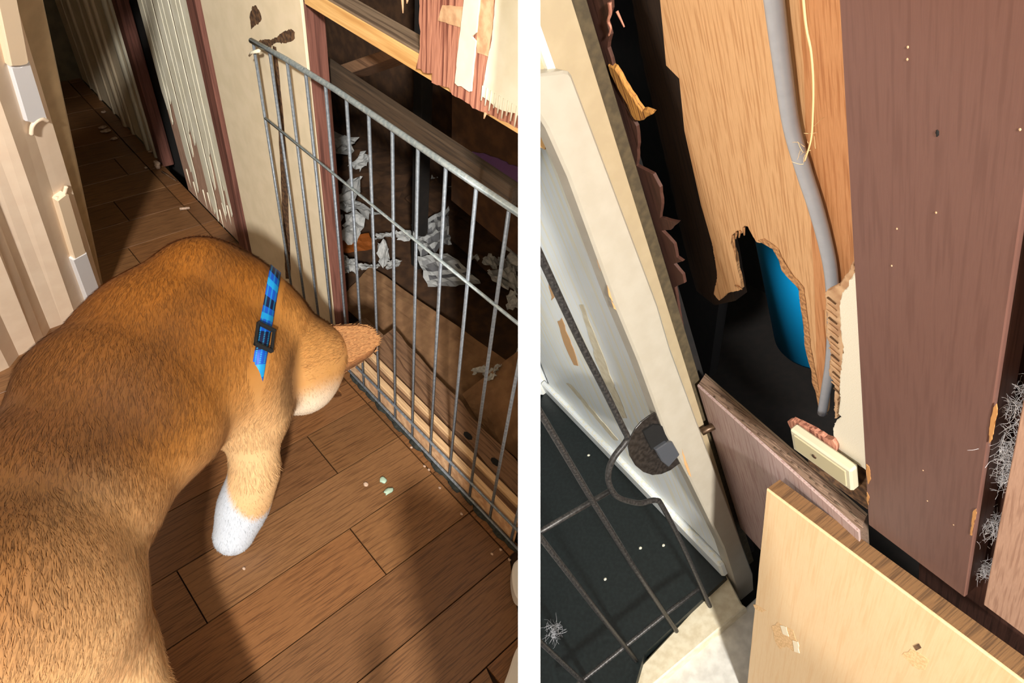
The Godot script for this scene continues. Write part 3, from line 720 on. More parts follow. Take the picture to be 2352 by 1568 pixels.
func corridor_bits() -> void:
	var k := 0
	for q in [[Vector3(0.4161, 0.004, -2.0608), 0.012, "tan crumb in the middle of the dark corridor floor, first of a row of three"], [Vector3(0.4158, 0.004, -2.0359), 0.014, "largest tan crumb in the middle of the dark corridor floor"], [Vector3(0.4182, 0.004, -1.9793), 0.010, "tan crumb on the corridor floor nearest the sliding door in the row of three"], [Vector3(0.4515, 0.004, -2.1552), 0.008, "small tan crumb on the corridor floor closest to the corridor end"], [Vector3(0.4721, 0.004, -1.8595), 0.005, "tiny crumb at the foot of the brown edge strip"], [Vector3(0.429, 0.004, -1.7801), 0.004, "tiniest crumb on the corridor planks beside the wood scrap"]]:
		k += 1
		single("floor_crumb", blob(q[0], Vector3(q[1], 0.003, q[1] * 0.7), k), m.scrap, q[2], "debris", "crumbs on the dark corridor floor")
	single("wood_scrap", blob(Vector3(0.4562, 0.012, -1.7669), Vector3(0.008, 0.012, 0.014), 21), m.scrap, "pinkish wood scrap standing at the foot of the door leaf", "debris")
	single("wood_sliver", tube(mb(), [Vector3(0.4559, 0.004, -1.7396), Vector3(0.4681, 0.004, -1.6759)], 0.003, 0.002, 6), m.gnawed, "thin dark wood sliver lying along the foot of the door leaf", "debris")
	single("wood_sliver", tube(mb(), [Vector3(0.4198, 0.005, -1.5405), Vector3(0.4425, 0.005, -1.5334)], 0.004, 0.003, 6), m.scrap, "short pale wood sliver on the floor above the dog's back", "debris")
	single("mint_flake", blob(Vector3(0.357, 0.002, -0.5466), Vector3(0.006, 0.0025, 0.008), 22), m.mint, "pale green flake on the planks, further from the dog's paw edge, upper one of two", "debris")
	single("mint_flake", blob(Vector3(0.3518, 0.002, -0.5218), Vector3(0.009, 0.0025, 0.006), 23), m.mint, "pale green flake on the planks, wider lower one of two", "debris")
	single("paint_fleck", blob(Vector3(0.3281, 0.001, -0.5588), Vector3(0.004, 0.0015, 0.006), 24), m.scrap, "faint tan fleck on the planks beside the green flakes", "debris")
	single("blue_fleck", blob(Vector3(0.4589, 0.004, -0.8065), Vector3(0.004, 0.005, 0.008), 25), m.plastic, "bluish white fleck on the floor under the dog's ear", "debris")
	var dust := mb()
	for q in [Vector3(0.4402, 0.001, -0.5738), Vector3(0.4354, 0.001, -0.5139), Vector3(0.4338, 0.001, -0.5249), Vector3(0.4151, 0.001, -0.3147), Vector3(0.4319, 0.001, -0.3111), Vector3(0.4311, 0.001, -0.2883), Vector3(0.0946, 0.001, -0.548), Vector3(0.4268, 0.001, -0.4707), Vector3(0.4236, 0.001, -0.4051)]:
		k += 1
		dust.append_from(blob(q, Vector3(0.0022, 0.0012, 0.003), k).commit(), 0, Transform3D())
	single("dust", dust, m.scrap, "pale dust specks on the planks along the wire fence", "dust", "", "stuff")
	# a white rounded shape that reaches in beside the partition
	single("white_rounded_object", slab(mb(), smooth([Vector3(0.4416, 0.03, -0.2707), Vector3(0.4227, 0.03, -0.2717), Vector3(0.4098, 0.03, -0.2632), Vector3(0.3955, 0.03, -0.2469), Vector3(0.3862, 0.03, -0.229), Vector3(0.389, 0.03, -0.2159)], 4), Vector3(0, -0.026, 0), 0.003), m.plastic, "white rounded object on the floor against the partition", "rounded_object")
	single("white_cloth", slab(mb(), smooth([Vector3(0.349, 0.03, -0.1724), Vector3(0.3315, 0.03, -0.1711), Vector3(0.3081, 0.03, -0.1593), Vector3(0.2771, 0.03, -0.1405), Vector3(0.2995, 0.03, -0.121)], 4), Vector3(0, -0.026, 0), 0.003), m.plastic, "white cloth fold on the floor below the rounded object", "cloth")


# added blocker out of view, shaped to shade the planks beside the partition
func shadow_blocker() -> void:
	var t := thing("shadow_blocker", "unseen added board on legs that casts the shade beside the white partition", "shadow_blocker", Vector3(0.0, 0, 0.0))
	part("blocker_top", slab(mb(), smooth([Vector3(0.051, 0.467, -0.065), Vector3(0.071, 0.467, -0.077), Vector3(0.087, 0.467, -0.073), Vector3(0.106, 0.467, -0.031), Vector3(0.120, 0.467, 0.039), Vector3(0.125, 0.467, 0.134), Vector3(0.026, 0.467, 0.236), Vector3(-0.056, 0.467, 0.242), Vector3(-0.083, 0.467, 0.207), Vector3(-0.060, 0.467, 0.162), Vector3(-0.007, 0.467, 0.054)], 4), Vector3(0, -0.03, 0), 0.003), m.pine_z, t)
	for q in [Vector3(-0.06, 0, 0.05), Vector3(-0.12, 0, 0.14), Vector3(-0.15, 0, 0.08)]:
		part("leg", tube(mb(), [q + Vector3(0, 0.44, 0), q], 0.012, 0.010, 8), m.pine_z, t)


# ------------------------------------------------------------------ beyond the partition
func cage() -> void:
	structure("floor_cage", slab(mb(), [Vector3(-0.0462, 0, -0.7153), Vector3(-0.0447, 0, -0.0525), Vector3(-0.0485, 0, -0.0138), Vector3(-0.266, 0, -0.0006), Vector3(-0.3562, 0, 0.0628), Vector3(-0.5205, 0, -0.0379), Vector3(-0.0766, 0, -0.7997)], Vector3(0, -0.02, 0)), m.tray, "dark green black tray floor of the cage")
	single("tray_dust", lint(Vector3(-0.3862, 0.003, -0.146), 0.03, 0.004, 90, 3), m.lint, "white dust tuft on the dark tray", "dust")
	var spots: Array = [Vector3(-0.1393, 0.001, -0.1753), Vector3(-0.0984, 0.001, -0.1472), Vector3(-0.0847, 0.001, -0.4593), Vector3(-0.2398, 0.001, -0.169)]
	var words := ["pale crumb on the dark tray between the two middle gate wires", "pale yellowish crumb on the tray nearest the white cage wall foot", "pale crumb on the tray near the crossing left of the latch loop", "pale crumb on the tray low between two upright gate wires"]
	for i in 4:
		single("tray_crumb", blob(spots[i], Vector3(0.0035, 0.002, 0.003), 60 + i), m.cream_pale, words[i], "debris", "crumbs on the tray")
	var t := thing("cage_wall", "stained white plastic cage wall beside the dark tray", "panel", Vector3(-0.05, 0, -0.35))
	part("side_panel", slab(mb(), [Vector3(-0.038, 0, -0.72), Vector3(-0.038, 0.2288, -0.6469), Vector3(-0.038, 0.959, -0.0992), Vector3(-0.038, 1.0533, -0.0285), Vector3(-0.038, 1.11, -0.02), Vector3(-0.038, 0, -0.015)], Vector3(0.008, 0, 0)), m.crate, t)
	part("back_panel", slab(mb(), [Vector3(-0.0851, 0.0238, -0.73), Vector3(-0.0467, -0.0153, -0.73), Vector3(0.2008, 0.4454, -0.73), Vector3(0.4143, 0.8848, -0.73), Vector3(0.3175, 0.9311, -0.73)], Vector3(0, 0, -0.01)), m.crate, t)
	part("foot_rim", block(mb(), Vector3(-0.054, 0.001, -0.725), Vector3(-0.0385, 0.05, -0.015), 0.004), m.crate, t)
	for q in [[[Vector3(-0.0388, 0.4974, -0.3596), Vector3(-0.0388, 0.5279, -0.3236), Vector3(-0.0388, 0.4479, -0.339), Vector3(-0.0388, 0.3696, -0.3598), Vector3(-0.0388, 0.353, -0.3867), Vector3(-0.0388, 0.4183, -0.384)], 1], [[Vector3(-0.0388, 0.6611, -0.2872), Vector3(-0.0388, 0.6711, -0.2702), Vector3(-0.0388, 0.5929, -0.304), Vector3(-0.0388, 0.5644, -0.3373)], 2], [[Vector3(-0.0388, 0.6267, -0.2056), Vector3(-0.0388, 0.6372, -0.1866), Vector3(-0.0388, 0.4589, -0.2035), Vector3(-0.0388, 0.328, -0.2106), Vector3(-0.0388, 0.3071, -0.2343), Vector3(-0.0388, 0.4257, -0.2482)], 4], [[Vector3(-0.0388, 0.1912, -0.5203), Vector3(-0.0388, 0.2144, -0.482), Vector3(-0.0388, 0.1507, -0.3227), Vector3(-0.0388, 0.1208, -0.3539)], 5]]:
		part("stain", slab(mb(), torn(q[0], 0.02, 0.004, q[1]), Vector3(0.0006, 0, 0)), m.rust if q[1] < 3 else m.sill, t, "brown stain" if q[1] < 3 else "faint yellowish stain")
	t = thing("cage_post", "cream plastic cage post with rounded top and rusty edge", "post", Vector3(-0.035, 0, 0))
	part("post_body", slab(mb(), [Vector3(-0.062, 1.0514, 0), Vector3(-0.0317, 1.0394, 0), Vector3(-0.0269, 1.036, 0), Vector3(-0.025, 1.0306, 0), Vector3(-0.014, 0.7218, 0), Vector3(-0.016, 0.6433, 0), Vector3(0.0024, -0.0376, 0), Vector3(-0.011, -0.122, 0), Vector3(-0.0437, -0.1121, 0), Vector3(-0.0399, 0.1258, 0), Vector3(-0.0553, 0.3731, 0), Vector3(-0.067, 0.5005, 0), Vector3(-0.0656, 0.6575, 0), Vector3(-0.068, 0.7637, 0), Vector3(-0.0659, 0.9424, 0), Vector3(-0.069, 1.0001, 0), Vector3(-0.0735, 1.0256, 0)], Vector3(0, 0, -0.024), 0.003), m.post, t)
	for q in [[Vector3(-0.0693, 0.8357, 0.0005), Vector3(-0.0696, 0.823, 0.0005), Vector3(-0.0698, 0.8192, 0.0005), Vector3(-0.0694, 0.8319, 0.0005)], [Vector3(-0.0686, 0.7961, 0.0005), Vector3(-0.0683, 0.7842, 0.0005), Vector3(-0.0688, 0.7718, 0.0005), Vector3(-0.0702, 0.7715, 0.0005), Vector3(-0.0712, 0.7835, 0.0005)], [Vector3(-0.0709, 0.7734, 0.0005), Vector3(-0.0691, 0.7635, 0.0005), Vector3(-0.069, 0.7561, 0.0005), Vector3(-0.0714, 0.7609, 0.0005)], [Vector3(-0.0506, 0.4505, 0.0005), Vector3(-0.0506, 0.4253, 0.0005), Vector3(-0.0507, 0.3921, 0.0005), Vector3(-0.052, 0.3738, 0.0005), Vector3(-0.0546, 0.384, 0.0005), Vector3(-0.0544, 0.4176, 0.0005)]]:
		part("rust_line", slab(mb(), torn(q, 0.004, 0.0006, 3), Vector3(0, 0, -0.001)), m.rust, t, "rusty chip on the edge")
	var latch := part("latch_plate", slab(mb(), [Vector3(-0.0649, 0.5478, -0.006), Vector3(-0.0783, 0.5506, -0.006), Vector3(-0.0918, 0.5504, -0.006), Vector3(-0.1034, 0.5464, -0.006), Vector3(-0.1139, 0.5383, -0.006), Vector3(-0.1244, 0.5236, -0.006), Vector3(-0.1277, 0.5043, -0.006), Vector3(-0.1259, 0.4779, -0.006), Vector3(-0.1189, 0.4532, -0.006), Vector3(-0.1076, 0.4328, -0.006), Vector3(-0.0941, 0.4207, -0.006), Vector3(-0.0778, 0.414, -0.006), Vector3(-0.0614, 0.4134, -0.006), Vector3(-0.0361, 0.4059, -0.006), Vector3(-0.0351, 0.5051, -0.006)], Vector3(0, 0, -0.002), 0.0005), m.steel, t, "dark half round latch plate")
	part("latch_block", slab(mb(), [Vector3(-0.096, 0.5347, -0.002), Vector3(-0.0774, 0.533, -0.002), Vector3(-0.0642, 0.5181, -0.002), Vector3(-0.0612, 0.4832, -0.002), Vector3(-0.0864, 0.4824, -0.002), Vector3(-0.0944, 0.4884, -0.002)], Vector3(0, 0, -0.004), 0.001), m.black, latch, "black block on the latch plate")
	part("latch_pin", slab(mb(), [Vector3(-0.0917, 0.4916, 0.004), Vector3(-0.0711, 0.4892, 0.004), Vector3(-0.0619, 0.481, 0.004), Vector3(-0.0582, 0.446, 0.004), Vector3(-0.0826, 0.4381, 0.004), Vector3(-0.0889, 0.4597, 0.004)], Vector3(0, 0, -0.009), 0.0015), m.smoke, latch, "smoky grey latch pin")
	part("bolt", tube(mb(), [Vector3(-0.0018, 0.4288, -0.016), Vector3(0.0192, 0.4277, -0.012)], 0.0058, 0.0058, 12), m.bolt, t, "brown bolt end")
	t = thing("wire_gate", "dark wire cage gate with a loop bent round the latch", "gate", Vector3(-0.2, 0.05, 0.005))
	part("looped_wire", tube(mb(), smooth([Vector3(-0.1297, 0.9181, 0.004), Vector3(-0.1292, 0.8858, 0.004), Vector3(-0.1289, 0.8133, 0.004), Vector3(-0.128, 0.7401, 0.004), Vector3(-0.125, 0.6551, 0.004), Vector3(-0.1232, 0.579, 0.004), Vector3(-0.123, 0.5548, 0.004), Vector3(-0.131, 0.5474, 0.004), Vector3(-0.151, 0.5387, 0.004), Vector3(-0.165, 0.5255, 0.004), Vector3(-0.1742, 0.5066, 0.004), Vector3(-0.1772, 0.4826, 0.004), Vector3(-0.1739, 0.4577, 0.004), Vector3(-0.1614, 0.4314, 0.004), Vector3(-0.1467, 0.4096, 0.004), Vector3(-0.1314, 0.3984, 0.004), Vector3(-0.1215, 0.3884, 0.004), Vector3(-0.1168, 0.3689, 0.004), Vector3(-0.1119, 0.2518, 0.004), Vector3(-0.1101, 0.0969, 0.004), Vector3(-0.109, -0.0639, 0.004)], 5), 0.0047, 0.0042, 8), m.gate, t)
	for q in [[Vector3(-0.2122, 0.7189, 0), Vector3(-0.2118, 0.6895, 0), Vector3(-0.209, 0.4902, 0), Vector3(-0.2036, 0.2807, 0), Vector3(-0.1893, -0.04, 0)], [Vector3(-0.3009, 0.5315, 0), Vector3(-0.2998, 0.4878, 0), Vector3(-0.2942, 0.2517, 0), Vector3(-0.2854, -0.0391, 0)], [Vector3(-0.3963, 0.3191, 0), Vector3(-0.3966, 0.2659, 0), Vector3(-0.3872, 0.0636, 0), Vector3(-0.3797, -0.0805, 0)]]:
		part("upright_wire", tube(mb(), q, 0.0045), m.gate, t)
	for q in [[Vector3(-0.3139, 0.4973, -0.004), Vector3(-0.1775, 0.4701, -0.004)], [Vector3(-0.4249, 0.0647, -0.004), Vector3(-0.3816, 0.066, -0.004), Vector3(-0.1923, 0.0625, -0.004), Vector3(-0.1039, 0.0554, -0.004)], [Vector3(-0.3845, -0.0465, -0.006), Vector3(-0.3364, -0.044, -0.006), Vector3(-0.2866, -0.037, -0.006), Vector3(-0.1911, -0.0449, -0.006), Vector3(-0.0986, -0.0485, -0.006)]]:
		part("cross_wire", tube(mb(), q, 0.0042), m.gate, t)
	structure("trim_threshold", slab(mb(), [Vector3(-0.0418, -0.012, -0.0239), Vector3(-0.0602, -0.012, 0.038), Vector3(-0.0588, -0.012, 0.0456), Vector3(-0.2864, -0.012, 0.0482), Vector3(-0.3611, -0.012, 0.0505), Vector3(-0.378, -0.012, 0.0174), Vector3(-0.2818, -0.012, 0.0066), Vector3(-0.1756, -0.012, -0.0069)], Vector3(0, -0.05, 0), 0.003), m.sill, "cream threshold board under the wire gate")
	structure("trim_sill", slab(mb(), [Vector3(-0.0531, -0.035, 0.0375), Vector3(-0.0225, -0.035, 0.036), Vector3(-0.0175, -0.035, 0.0963), Vector3(-0.1589, -0.035, 0.193), Vector3(-0.3755, -0.035, 0.0453), Vector3(-0.2835, -0.035, 0.0411)], Vector3(0, -0.05, 0), 0.003), m.sill_grey, "pale grey sill in front of the threshold")


func lint(at: Vector3, reach: float, h: float, count: int, key: int) -> SurfaceTool:
	var st := mb()
	var r := RandomNumberGenerator.new()
	r.seed = key
	for i in count:
		var p := at + Vector3(r.randfn(0, reach * 0.3), r.randfn(0, h), r.randfn(0, reach * 0.3))
		var pts := [p]
		var d := Vector3(r.randfn(), r.randfn() * minf(1.0, h / reach * 2.0), r.randfn()).normalized() * reach * 0.16
		for k in 5:
			d = d.rotated(Vector3(r.randfn(), r.randfn(), r.randfn()).normalized(), r.randf_range(0.1, 0.7))
			if h < reach * 0.3:
				d.y *= 0.4
			pts.append(pts[-1] + d)
		tube(st, pts, 0.00022, 0.00012, 3)
	return st


func torn_wall() -> void:
	structure("trim_jamb", slab(mb(), [Vector3(-0.028, -0.05, -0.026), Vector3(0.012, -0.05, -0.026), Vector3(0.012, 1.15, -0.026), Vector3(-0.0069, 1.1256, -0.026), Vector3(-0.0483, 1.038, -0.026), Vector3(-0.028, 1.01, -0.026)], Vector3(0, 0, -0.024), 0.002), m.jamb, "cream door jamb behind the cage post")
	structure("wall_edge", block(mb(), Vector3(0.0125, -0.07, -0.055), Vector3(0.032, 1.19, -0.035), 0.001), m.wall_edge, "dark wood edge of the wall beside the cream jamb")
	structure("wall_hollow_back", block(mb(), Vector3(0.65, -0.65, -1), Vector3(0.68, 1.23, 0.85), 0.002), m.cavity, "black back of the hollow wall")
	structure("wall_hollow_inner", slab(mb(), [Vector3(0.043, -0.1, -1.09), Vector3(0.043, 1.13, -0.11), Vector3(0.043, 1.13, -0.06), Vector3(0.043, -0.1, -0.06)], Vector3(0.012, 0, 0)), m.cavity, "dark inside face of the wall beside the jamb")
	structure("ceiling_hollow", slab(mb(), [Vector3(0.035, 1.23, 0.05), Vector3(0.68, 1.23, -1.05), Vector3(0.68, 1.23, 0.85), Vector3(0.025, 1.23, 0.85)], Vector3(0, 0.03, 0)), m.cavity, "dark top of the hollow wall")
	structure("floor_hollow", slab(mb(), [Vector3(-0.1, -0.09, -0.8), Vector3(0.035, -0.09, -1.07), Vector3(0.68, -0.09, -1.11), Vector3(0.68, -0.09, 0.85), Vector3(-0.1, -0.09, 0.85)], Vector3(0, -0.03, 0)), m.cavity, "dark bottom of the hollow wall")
	structure("wall_hollow_shade", slab(mb(), [Vector3(0.32, 0.9845, -0.5308), Vector3(0.32, 0.9788, -0.1992), Vector3(0.32, 0.4613, -0.2964), Vector3(0.32, -0.4889, -0.64), Vector3(0.32, -0.8652, -1.0387)], Vector3(0.03, 0, 0)), m.cavity, "black board added for the dark deep in the hollow wall")  # added board, near black so the hollow reads dark
	# veneer sheet with the torn hole
	var t := thing("wood_sheet", "light brown wood veneer sheet with a ragged hole at its foot", "panel", Vector3(0.02, 0.65, 0.2))
	var hole: Array = [Vector3(0.07, 0.5745, 0.1672), Vector3(0.07, 0.5563, 0.1612), Vector3(0.07, 0.5619, 0.1545), Vector3(0.07, 0.5959, 0.1526), Vector3(0.07, 0.6092, 0.1488), Vector3(0.07, 0.634, 0.1501), Vector3(0.07, 0.65, 0.1467), Vector3(0.07, 0.6751, 0.1446), Vector3(0.07, 0.7121, 0.1476), Vector3(0.07, 0.7376, 0.1458), Vector3(0.07, 0.7624, 0.147), Vector3(0.07, 0.7697, 0.1347), Vector3(0.07, 0.7777, 0.1258), Vector3(0.07, 0.7905, 0.1247), Vector3(0.07, 0.8028, 0.1177), Vector3(0.07, 0.8054, 0.1043), Vector3(0.07, 0.8027, 0.0951), Vector3(0.07, 0.8103, 0.0903), Vector3(0.07, 0.8203, 0.0859), Vector3(0.07, 0.8189, 0.0793), Vector3(0.07, 0.8062, 0.074), Vector3(0.07, 0.8092, 0.0694), Vector3(0.07, 0.8004, 0.0595), Vector3(0.07, 0.7848, 0.0518), Vector3(0.07, 0.768, 0.0564), Vector3(0.07, 0.7504, 0.054), Vector3(0.07, 0.7305, 0.0554), Vector3(0.07, 0.7148, 0.055), Vector3(0.07, 0.7057, 0.0457), Vector3(0.07, 0.6924, 0.0261), Vector3(0.07, 0.6667, 0.004), Vector3(0.07, 0.6733, -0.0042), Vector3(0.07, 0.7171, 0.0134), Vector3(0.07, 0.7677, 0.0171)]
	var outline := torn(hole, 0.0018, 0.0007, 12, 0, hole.size() - 2)
	outline.append_array([Vector3(0.07, 0.8238, 0.013), Vector3(0.07, 0.8767, 0.0138), Vector3(0.07, 0.9198, 0.0144), Vector3(0.07, 0.9799, 0.0256), Vector3(0.07, 0.9916, 0.0095), Vector3(0.07, 1.0313, 0.0184), Vector3(0.07, 1.0785, 0.0283), Vector3(0.07, 1.0781, 0.2385), Vector3(0.07, 0.8667, 0.2311), Vector3(0.07, 0.7423, 0.1875)])
	part("veneer", slab(mb(), outline, Vector3(0.004, 0, 0)), m.veneer, t)
	single("shade_board", slab(mb(), torn([Vector3(0.084, 1.0721, -0.039), Vector3(0.084, 0.9722, -0.0517), Vector3(0.084, 0.8795, -0.0555), Vector3(0.084, 0.7231, -0.066), Vector3(0.084, 0.6373, -0.0648), Vector3(0.084, 0.6283, -0.0312), Vector3(0.084, 0.6641, 0.0189), Vector3(0.084, 0.7729, 0.0211), Vector3(0.084, 0.9134, 0.0226), Vector3(0.084, 1.0719, 0.0392)], 0.01, 0.001, 9), Vector3(0.02, 0, 0)), m.shade_wood, "dark brown board added as painted shade along the edge of the wood sheet", "panel")  # added dark board in place of the shadow on the veneer
	var lip := torn([Vector3(0.0692, 0.5578, 0.162), Vector3(0.0692, 0.5634, 0.1554), Vector3(0.0692, 0.5973, 0.1534), Vector3(0.0692, 0.6106, 0.1496), Vector3(0.0692, 0.6353, 0.1509), Vector3(0.0692, 0.6513, 0.1476), Vector3(0.0692, 0.6764, 0.1454), Vector3(0.0692, 0.7133, 0.1484), Vector3(0.0692, 0.7388, 0.1467), Vector3(0.0692, 0.7635, 0.1479), Vector3(0.0692, 0.7708, 0.1356), Vector3(0.0692, 0.7787, 0.1267), Vector3(0.0692, 0.7915, 0.1256), Vector3(0.0692, 0.8038, 0.1186), Vector3(0.0692, 0.8063, 0.1052), Vector3(0.0692, 0.8068, 0.0979), Vector3(0.0692, 0.8137, 0.1089), Vector3(0.0692, 0.808, 0.1258), Vector3(0.0692, 0.7931, 0.1317), Vector3(0.0692, 0.7804, 0.1403), Vector3(0.0692, 0.7682, 0.1547), Vector3(0.0692, 0.717, 0.1547), Vector3(0.0692, 0.6747, 0.1538), Vector3(0.0692, 0.6319, 0.1568), Vector3(0.0692, 0.5861, 0.16)], 0.002, 0.0006, 14)
	part("torn_edge", slab(mb(), lip, Vector3(0.0006, 0, 0)), m.torn_wood, t, "fibrous torn edge of the hole")
	for q in [[Vector3(0.069, 0.8102, 0.0733), Vector3(0.068, 0.8009, 0.0711)], [Vector3(0.069, 0.8178, 0.0807), Vector3(0.067, 0.8089, 0.0816)], [Vector3(0.069, 0.8059, 0.0671), Vector3(0.068, 0.7965, 0.0648)], [Vector3(0.07, 0.7145, 0.0447), Vector3(0.066, 0.719, 0.06)], [Vector3(0.0695, 0.7983, 0.0595), Vector3(0.0695, 0.7585, 0.0562)]]:
		part("splinter", tube(mb(), q, 0.0016, 0.0009, 5), m.torn_wood, t)
	part("orange_layer", slab(mb(), torn([Vector3(0.0688, 1.0787, 0.1853), Vector3(0.0688, 1.0787, 0.2254), Vector3(0.0688, 0.9644, 0.2212), Vector3(0.0688, 0.872, 0.2188), Vector3(0.0688, 0.8116, 0.2175), Vector3(0.0688, 0.7742, 0.2099), Vector3(0.0688, 0.765, 0.1933), Vector3(0.0688, 0.7493, 0.1784), Vector3(0.0688, 0.6746, 0.1742), Vector3(0.0688, 0.5822, 0.16), Vector3(0.0688, 0.6335, 0.1586), Vector3(0.0688, 0.7507, 0.1677), Vector3(0.0688, 0.8115, 0.1716), Vector3(0.0688, 0.8797, 0.1746), Vector3(0.0688, 0.9553, 0.1782), Vector3(0.0688, 1.0121, 0.1829)], 0.02, 0.0008, 13), Vector3(0.001, 0, 0)), matte_tint(m.veneer, Color(0.93, 0.84, 0.78)), t, "darker orange layer of the veneer")
	part("crack", slab(mb(), torn([Vector3(0.0685, 1.0223, 0.2207), Vector3(0.0685, 1.0219, 0.2224), Vector3(0.0685, 1.0002, 0.2219), Vector3(0.0685, 0.9842, 0.2214), Vector3(0.0685, 0.986, 0.2196), Vector3(0.0685, 1.0031, 0.2191)], 0.01, 0.0006, 15), Vector3(0.0005, 0, 0)), m.gnawed, t, "dark crack")
	single("grey_cable", tube(mb(), smooth([Vector3(0.0605, 1.0826, 0.1695), Vector3(0.0605, 1.0645, 0.1699), Vector3(0.0605, 1.0389, 0.1701), Vector3(0.0605, 1.008, 0.1707), Vector3(0.0605, 0.9629, 0.1725), Vector3(0.0605, 0.9232, 0.1804), Vector3(0.0605, 0.89, 0.1889), Vector3(0.061, 0.8537, 0.1954), Vector3(0.061, 0.8192, 0.1993), Vector3(0.061, 0.7799, 0.1987), Vector3(0.061, 0.7354, 0.1953), Vector3(0.061, 0.6843, 0.1887), Vector3(0.061, 0.6419, 0.1807), Vector3(0.061, 0.5767, 0.1678)], 5), 0.0074, 0.0052, 14), m.cable, "grey electric cable running down the wood sheet", "cable")
	t = thing("twine", "frayed tan twine hanging beside the grey cable", "twine", Vector3(0, 1.0484, 0.2552))
	part("strand", tube(mb(), smooth([Vector3(0, 1.106, 0.2561), Vector3(0, 1.0913, 0.2557), Vector3(0, 1.0786, 0.2562), Vector3(0, 1.0654, 0.258), Vector3(0, 1.0458, 0.2576), Vector3(0, 1.0245, 0.2551), Vector3(0, 1.0046, 0.2516), Vector3(0, 0.9857, 0.2441)], 5), 0.0009, 0.0006, 6), m.twine, t)
	part("frayed_end", lint(Vector3(0, 0.9948, 0.2458), 0.012, 0.006, 10, 4), m.twine, t)
	t = thing("delaminated_plywood", "splintered brown plywood strip between the cable and the wallpaper", "plywood", Vector3(0.012, 0.8116, 0.2449))
	part("layers", slab(mb(), torn([Vector3(0.0125, 0.8478, 0.238), Vector3(0.0125, 0.8582, 0.2466), Vector3(0.0125, 0.8647, 0.2546), Vector3(0.0125, 0.8854, 0.2639), Vector3(0.0125, 0.8966, 0.2692), Vector3(0.0125, 0.8793, 0.2699), Vector3(0.0125, 0.8366, 0.2612), Vector3(0.0125, 0.7889, 0.2532), Vector3(0.0125, 0.7447, 0.2496), Vector3(0.0125, 0.7205, 0.2431), Vector3(0.0125, 0.6748, 0.2379), Vector3(0.0125, 0.6719, 0.2346), Vector3(0.0125, 0.731, 0.2399), Vector3(0.0125, 0.7377, 0.2335), Vector3(0.0125, 0.7792, 0.2387), Vector3(0.0125, 0.7941, 0.2352), Vector3(0.0125, 0.8235, 0.2386)], 0.0018, 0.0009, 16), Vector3(0.004, 0, 0), 0.0004), m.tan_ply, t)
	for k in 16:
		var y := 690.0 + k * 14.0
		var a: Vector3 = Vector3(Vector3(0.0115, 0.8441, 0.2464)).lerp(Vector3(0.0115, 0.7152, 0.2436), k / 16.0)
		part("fibre", tube(mb(), [a + Vector3(0, 0.001, -0.005 - 0.001 * (k % 3)), a + Vector3(-0.001, -0.0012, 0.004)], 0.0009, 0.0006, 5), m.gnawed if k % 3 == 0 else m.tan_ply, t)
	single("wallpaper_scrap", slab(mb(), torn([Vector3(0.0095, 0.8984, 0.274), Vector3(0.0095, 0.8892, 0.2729), Vector3(0.0095, 0.8792, 0.2669), Vector3(0.0095, 0.8695, 0.264), Vector3(0.0095, 0.859, 0.2585), Vector3(0.0095, 0.8457, 0.2555), Vector3(0.0095, 0.8143, 0.2548), Vector3(0.0095, 0.793, 0.2556), Vector3(0.0095, 0.7741, 0.2531), Vector3(0.0095, 0.7403, 0.2485), Vector3(0.0095, 0.7062, 0.2467), Vector3(0.0095, 0.6898, 0.2436), Vector3(0.0095, 0.6876, 0.2475), Vector3(0.0095, 0.6732, 0.2394), Vector3(0.0095, 0.6567, 0.235), Vector3(0.0095, 0.6301, 0.2352), Vector3(0.0095, 0.6199, 0.2378), Vector3(0.0095, 0.6209, 0.2725), Vector3(0.0095, 0.9048, 0.2824)], 0.0016, 0.0009, 17, 0, 16), Vector3(0.002, 0, 0), 0.0003), m.paper_wall, "cream woven wallpaper with a torn edge beside the brown board", "wallpaper")
	t = thing("wall_plate", "ivory plastic wall plate with a screw, under the wallpaper", "plate", Vector3(-0.01, 0.6, 0.23))
	var plate := part("plate_body", block(mb(), Vector3(-0.0075, 0.594, 0.19), Vector3(0.004, 0.633, 0.269), 0.0022), m.plate, t)
	part("plate_centre", block(mb(), Vector3(-0.0085, 0.599, 0.196), Vector3(-0.006, 0.6275, 0.263), 0.0008), m.plate_inner, plate)
	part("screw", tube(mb(), [Vector3(-0.0092, 0.614, 0.223), Vector3(-0.007, 0.614, 0.223)], 0.0030, 0.0030, 12), m.bolt, plate, "small screw")
	single("socket_box", block(mb(), Vector3(0.006, 0.55, 0.195), Vector3(0.03, 0.592, 0.275), 0.001), m.gnawed, "dark socket box below the ivory wall plate", "box")
	single("plaster_scrap", slab(mb(), torn([Vector3(0.005, 0.6184, 0.1732), Vector3(0.005, 0.6284, 0.1809), Vector3(0.005, 0.6304, 0.1885), Vector3(0.005, 0.6369, 0.2129), Vector3(0.005, 0.6389, 0.2299), Vector3(0.005, 0.644, 0.2369), Vector3(0.005, 0.6369, 0.2407), Vector3(0.005, 0.6221, 0.2385), Vector3(0.005, 0.6236, 0.2173), Vector3(0.005, 0.6168, 0.1868), Vector3(0.005, 0.6086, 0.177)], 0.004, 0.001, 18), Vector3(0.006, 0, 0), 0.0005), m.red_ply, "splintered reddish wood along the top of the ivory plate", "wood")
	# splinters and torn layers at the dark side of the hollow
	t = thing("hanging_splinter", "yellowish brown splinter hanging from the dark wall edge", "splinter", Vector3(0.035, 0.9831, -0.0217))
